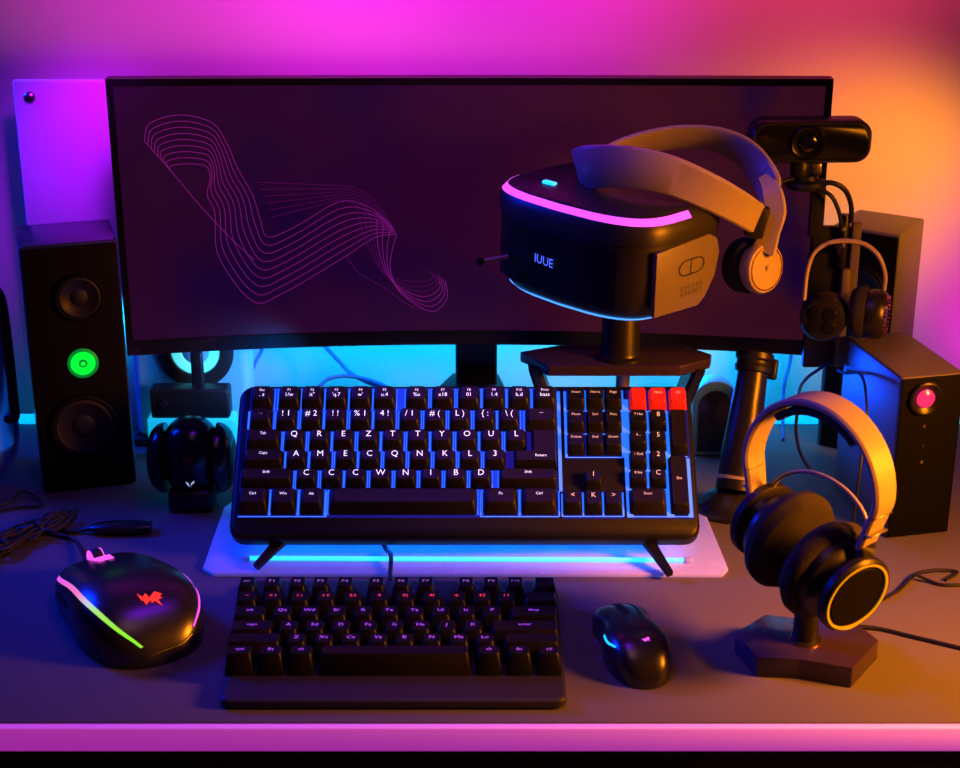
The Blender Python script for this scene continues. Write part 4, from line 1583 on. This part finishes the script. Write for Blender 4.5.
b.build('collar', sk)
b = MB()
b.lathe([(0.0240, 0.0), (0.0262, 0.001), (0.0262, 0.004), (0.0240, 0.005)], axis_frame(q0 + ax * 0.012, ax), 'band', 36, False, False)
o = b.build('base_ring', sk)
# small round-topped speaker behind it
ty = 0.665
x0_, x1_ = at(692, 420, ty).x, at(737, 420, ty).x
zt_ = at(712, 381, ty).z
pr = [(x0_, 0.0), (x1_, 0.0), (x1_, zt_ * .72)] + [(lerp(x1_, x0_, .5 - .5 * cos(pi * k / 10)), zt_ * (0.72 + 0.28 * sin(pi * k / 10))) for k in range(1, 10)] + [(x0_, zt_ * .72)]
tz = thing('desk_lamp_base', 'small round-topped speaker tinted as blue-lit on the desk behind the slanted cylinder', 'speaker', ((x0_ + x1_) / 2, ty, 0))
tz.name = 'small_speaker'
b = MB()
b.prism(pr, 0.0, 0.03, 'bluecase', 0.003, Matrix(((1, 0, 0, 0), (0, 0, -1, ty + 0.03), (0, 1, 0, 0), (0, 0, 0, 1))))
b.build('body', tz)
b = MB()
xc = (x0_ + x1_) / 2
b.prism([(xc + (x - xc) * .72, z * .82 + 0.006) for x, z in pr], 0.0, 0.004, 'cab', 0.001, Matrix(((1, 0, 0, 0), (0, 0, -1, ty + 0.0015), (0, 1, 0, 0), (0, 0, 0, 1))))
b.build('front_grille', tz)

# ------------------------------------------------------------------ left cables
bundle = thing('cable_bundle', 'tangled bundle of dark braided cable on the desk at the far left', 'cable', (on(30, 530).x, on(30, 530).y, 0))
rnd = random.Random(7)
b = MB()
for k in range(18):
    a = [rnd.uniform(-1, 1) for _ in range(12)]
    z = [0.003 + 0.014 * rnd.random() for _ in range(6)]
    b.tube([on(-16 + 6 * a[0], 553 + 8 * a[1], z[0]), on(8 + 5 * a[2], 541 + 11 * a[3], z[1]), on(30 + 5 * a[4], 531 + 11 * a[5], z[2]),
            on(52 + 5 * a[6], 521 + 9 * a[7], z[3]), on(70 + 8 * a[8], 513 + 6 * a[9], z[4] * .7)], 0.0019, 'braid', 6)
b.build('strand', bundle)
for px, py in ((40, 528), (6, 546)):
    b = MB()
    c = on(px, py, 0.0112)
    b.lathe([(0.0095, -0.003), (0.0105, 0), (0.0095, 0.003)], axis_frame(c, V((0.8, 0.5, 0.1))), 'rubber', 20, True, True)
    b.build('tie', bundle)
b = MB()
b.tube([on(-14, 508, 0.003), on(8, 503, 0.004), on(20, 492, 0.006), on(32, 494, 0.006), on(42, 505, 0.004), on(20, 507, 0.003), on(-10, 512, 0.003)], 0.002, 'cablemat')
tag(b.build('cable'), 'loose black cable loop lying behind the braided bundle', 'cable')
pl_ = thing('cable_plug', 'flat dark plug end lying on the desk by the big mouse', 'plug', on(122, 528))
b = MB()
c0, c1 = on(90, 528, 0.008), on(151, 526, 0.008)
ax = (c1 - c0).normalized()
m_ = frame(c0, ax, V((-ax.y, ax.x, 0)))
Lp = (c1 - c0).length
rings = []
for t in (0, .06, .2, .45, .7, .9, 1.0):
    k = (0.42, 0.6, 0.9, 1.0, 1.0, 0.95, 0.8)[(0, .06, .2, .45, .7, .9, 1.0).index(t)]
    rings.append([m_ @ V((t * Lp, 0.013 * k * cos(a), 0.0 + 0.0075 * k * sin(a))) for a in [2 * pi * i / 18 for i in range(18)]])
b.loft(rings, 'satin')
b.build('plug_body', pl_)
b = MB()
b.tube([c0 + ax * 0.003, on(80, 531, 0.004), on(70, 532, 0.003), on(58, 528, 0.004)], 0.0025, 'cablemat')
b.build('cord', pl_)

# cords on the wall behind the monitor
b = MB()
b.tube([at(324, 345, 0.80), at(338, 360, 0.80), at(352, 374, 0.79), at(372, 384, 0.77), at(392, 390, 0.75)], 0.003, 'bluecord')
tag(b.build('cable'), 'cord tinted as blue-lit sloping down behind the monitor toward its base', 'cable')
b = MB()
b.tube([at(316, 392, 0.74), at(326, 380, 0.75), at(342, 376, 0.76), at(362, 378, 0.77), at(380, 384, 0.76), at(395, 392, 0.745)], 0.003, 'bluecord')
tag(b.build('cable'), 'low cord tinted as blue-lit arching behind the propped keyboard', 'cable')
b = MB()
b.tube([at(266, 338, 0.80), at(261, 352, 0.80), at(254, 366, 0.79), at(250, 385, 0.78), on(246, 430, 0.003)], 0.0025, 'bluecord')
tag(b.build('cable'), 'cord tinted as blue-lit hanging beside the ring cabinet', 'cable')
b = MB()
b.tube([at(792, 340, 0.79), at(790, 362, 0.79), at(785, 380, 0.78), at(783, 400, 0.77), on(783, 440, 0.003)], 0.0025, 'bluecord')
tag(b.build('cable'), 'cord tinted as blue-lit hanging from the monitor behind the slanted cylinder', 'cable')


# ------------------------------------------------------------------ lights
def area(name, loc, aim, size, power, col, sy=None, spread=180):
    l = bpy.data.lights.new(name, 'AREA')
    l.energy = power
    l.color = col
    l.size = size
    if sy:
        l.shape = 'RECTANGLE'
        l.size_y = sy
    l.spread = radians(spread)
    o = bpy.data.objects.new(name, l)
    COL.objects.link(o)
    o.location = loc
    o.rotation_euler = (V(aim) - V(loc)).to_track_quat('-Z', 'Y').to_euler()
    return o


def spot(name, loc, aim, power, col, ang=60, blend=1.0, rad=0.05):
    l = bpy.data.lights.new(name, 'SPOT')
    l.energy = power
    l.color = col
    l.spot_size = radians(ang)
    l.spot_blend = blend
    l.shadow_soft_size = rad
    o = bpy.data.objects.new(name, l)
    COL.objects.link(o)
    o.location = loc
    o.rotation_euler = (V(aim) - V(loc)).to_track_quat('-Z', 'Y').to_euler()
    return o


MAG, ORG, BLU, CYN = (0.95, 0.010, 0.88), (1.0, 0.34, 0.004), (0.0, 0.03, 1.0), (0.0, 0.62, 1.0)
spot('wall_magenta', (-0.36, 0.22, 0.84), (-0.36, 0.86, 0.72), 15.0, MAG, 66)
spot('wall_magenta_centre', (0.00, 0.22, 0.84), (-0.02, 0.86, 0.70), 20.0, MAG, 66)
spot('wall_violet', (-0.38, 0.35, 0.80), (-0.53, 0.77, 0.41), 24.0, (0.50, 0.004, 1.0), 27)
spot('wall_orange', (0.90, 0.42, 0.52), (0.50, 0.86, 0.31), 23.0, (1.0, 0.34, 0.002), 46)
spot('wall_red', (0.50, 0.25, 0.88), (0.42, 0.86, 0.73), 17.0, (1.0, 0.07, 0.20), 68)
spot('wall_pink', (0.77, 0.62, 0.02), (0.76, 0.86, 0.16), 4.5, (1.0, 0.02, 0.66), 80)
area('key_orange', (1.0, -0.10, 0.48), (0.28, 0.20, 0.05), 0.26, 6.0, (1.0, 0.29, 0.012), None, 80)
spot('fill_head_orange', (0.98, 0.00, 0.56), (0.20, 0.44, 0.37), 17.0, (1.0, 0.33, 0.004), 36, 0.7, 0.10)  # added lamp to warm the head strap, no visible source
area('fill_front', (0.0, -0.25, 1.25), (0.0, 0.1, 0), 0.5, 0.35, (1.0, 0.50, 0.62), None, 100)
area('top_violet', (-0.05, 0.22, 1.05), (-0.05, 0.40, 0.0), 0.3, 0.75, (0.26, 0.01, 1.0), 0.2, 90)
spot('fill_left_back', (-0.24, 0.56, 0.16), (-0.37, 0.70, 0.10), 3.0, (0.0, 0.30, 1.0), 100, 1.0, 0.03)  # added lamp that brightens the ring cabinet
area('fill_blue', (-1.1, 0.70, 0.75), (-0.02, 0.34, 0.0), 0.30, 3.6, BLU, None, 66)
area('glow_cyan_wall', (0.0, 0.735, 0.17), (0.0, 0.86, 0.06), 1.0, 1.45, CYN, 0.03)
area('glow_cyan_desk', (0.05, 0.72, 0.20), (0.05, 0.70, 0.0), 0.9, 0.9, (0.0, 0.30, 1.0), 0.04)
spot('fill_blue_side', (0.30, 0.70, 0.10), (0.47, 0.47, 0.11), 16.0, (0.0, 0.07, 1.0), 64, 1.0, 0.03)  # added lamp that turns the deep speaker's side blue
area('glow_pad', (KX, KY + 0.035, 0.034), (KX, KY + 0.02, 0.0), 0.50, 0.6, (0.0, 0.12, 1.0), 0.03)

w = bpy.data.worlds.new('world')
w.use_nodes = True
w.node_tree.nodes['Background'].inputs[0].default_value = (0.25, 0.08, 0.5, 1)
w.node_tree.nodes['Background'].inputs[1].default_value = 0.006
sc_ = bpy.context.scene
sc_.world = w
sc_.view_settings.view_transform = 'Standard'
sc_.view_settings.look = 'None'
sc_.view_settings.exposure = 0.14
sc_.view_settings.gamma = 0.88
sc_.cycles.use_denoising = True
sc_.cycles.max_bounces = 6
sc_.cycles.sample_clamp_indirect = 4.0

cd = bpy.data.cameras.new('camera')
cd.sensor_width = 36
cd.lens = F / 960 * 36
cd.clip_start = 0.01
cd.dof.use_dof = True
cd.dof.focus_distance = (V((0, 0.43, 0.12)) - CAM).dot(FW)
cd.dof.aperture_fstop = 7.0
co_ = bpy.data.objects.new('camera', cd)
COL.objects.link(co_)
co_.location = CAM
co_.rotation_euler = (pi / 2 - TH, 0, 0)
sc_.camera = co_

# stand everything on the real floor: the desk top is 0.74 m up
for o in COL.objects:
    if o.parent is None:
        o.location.z += DESK_Z
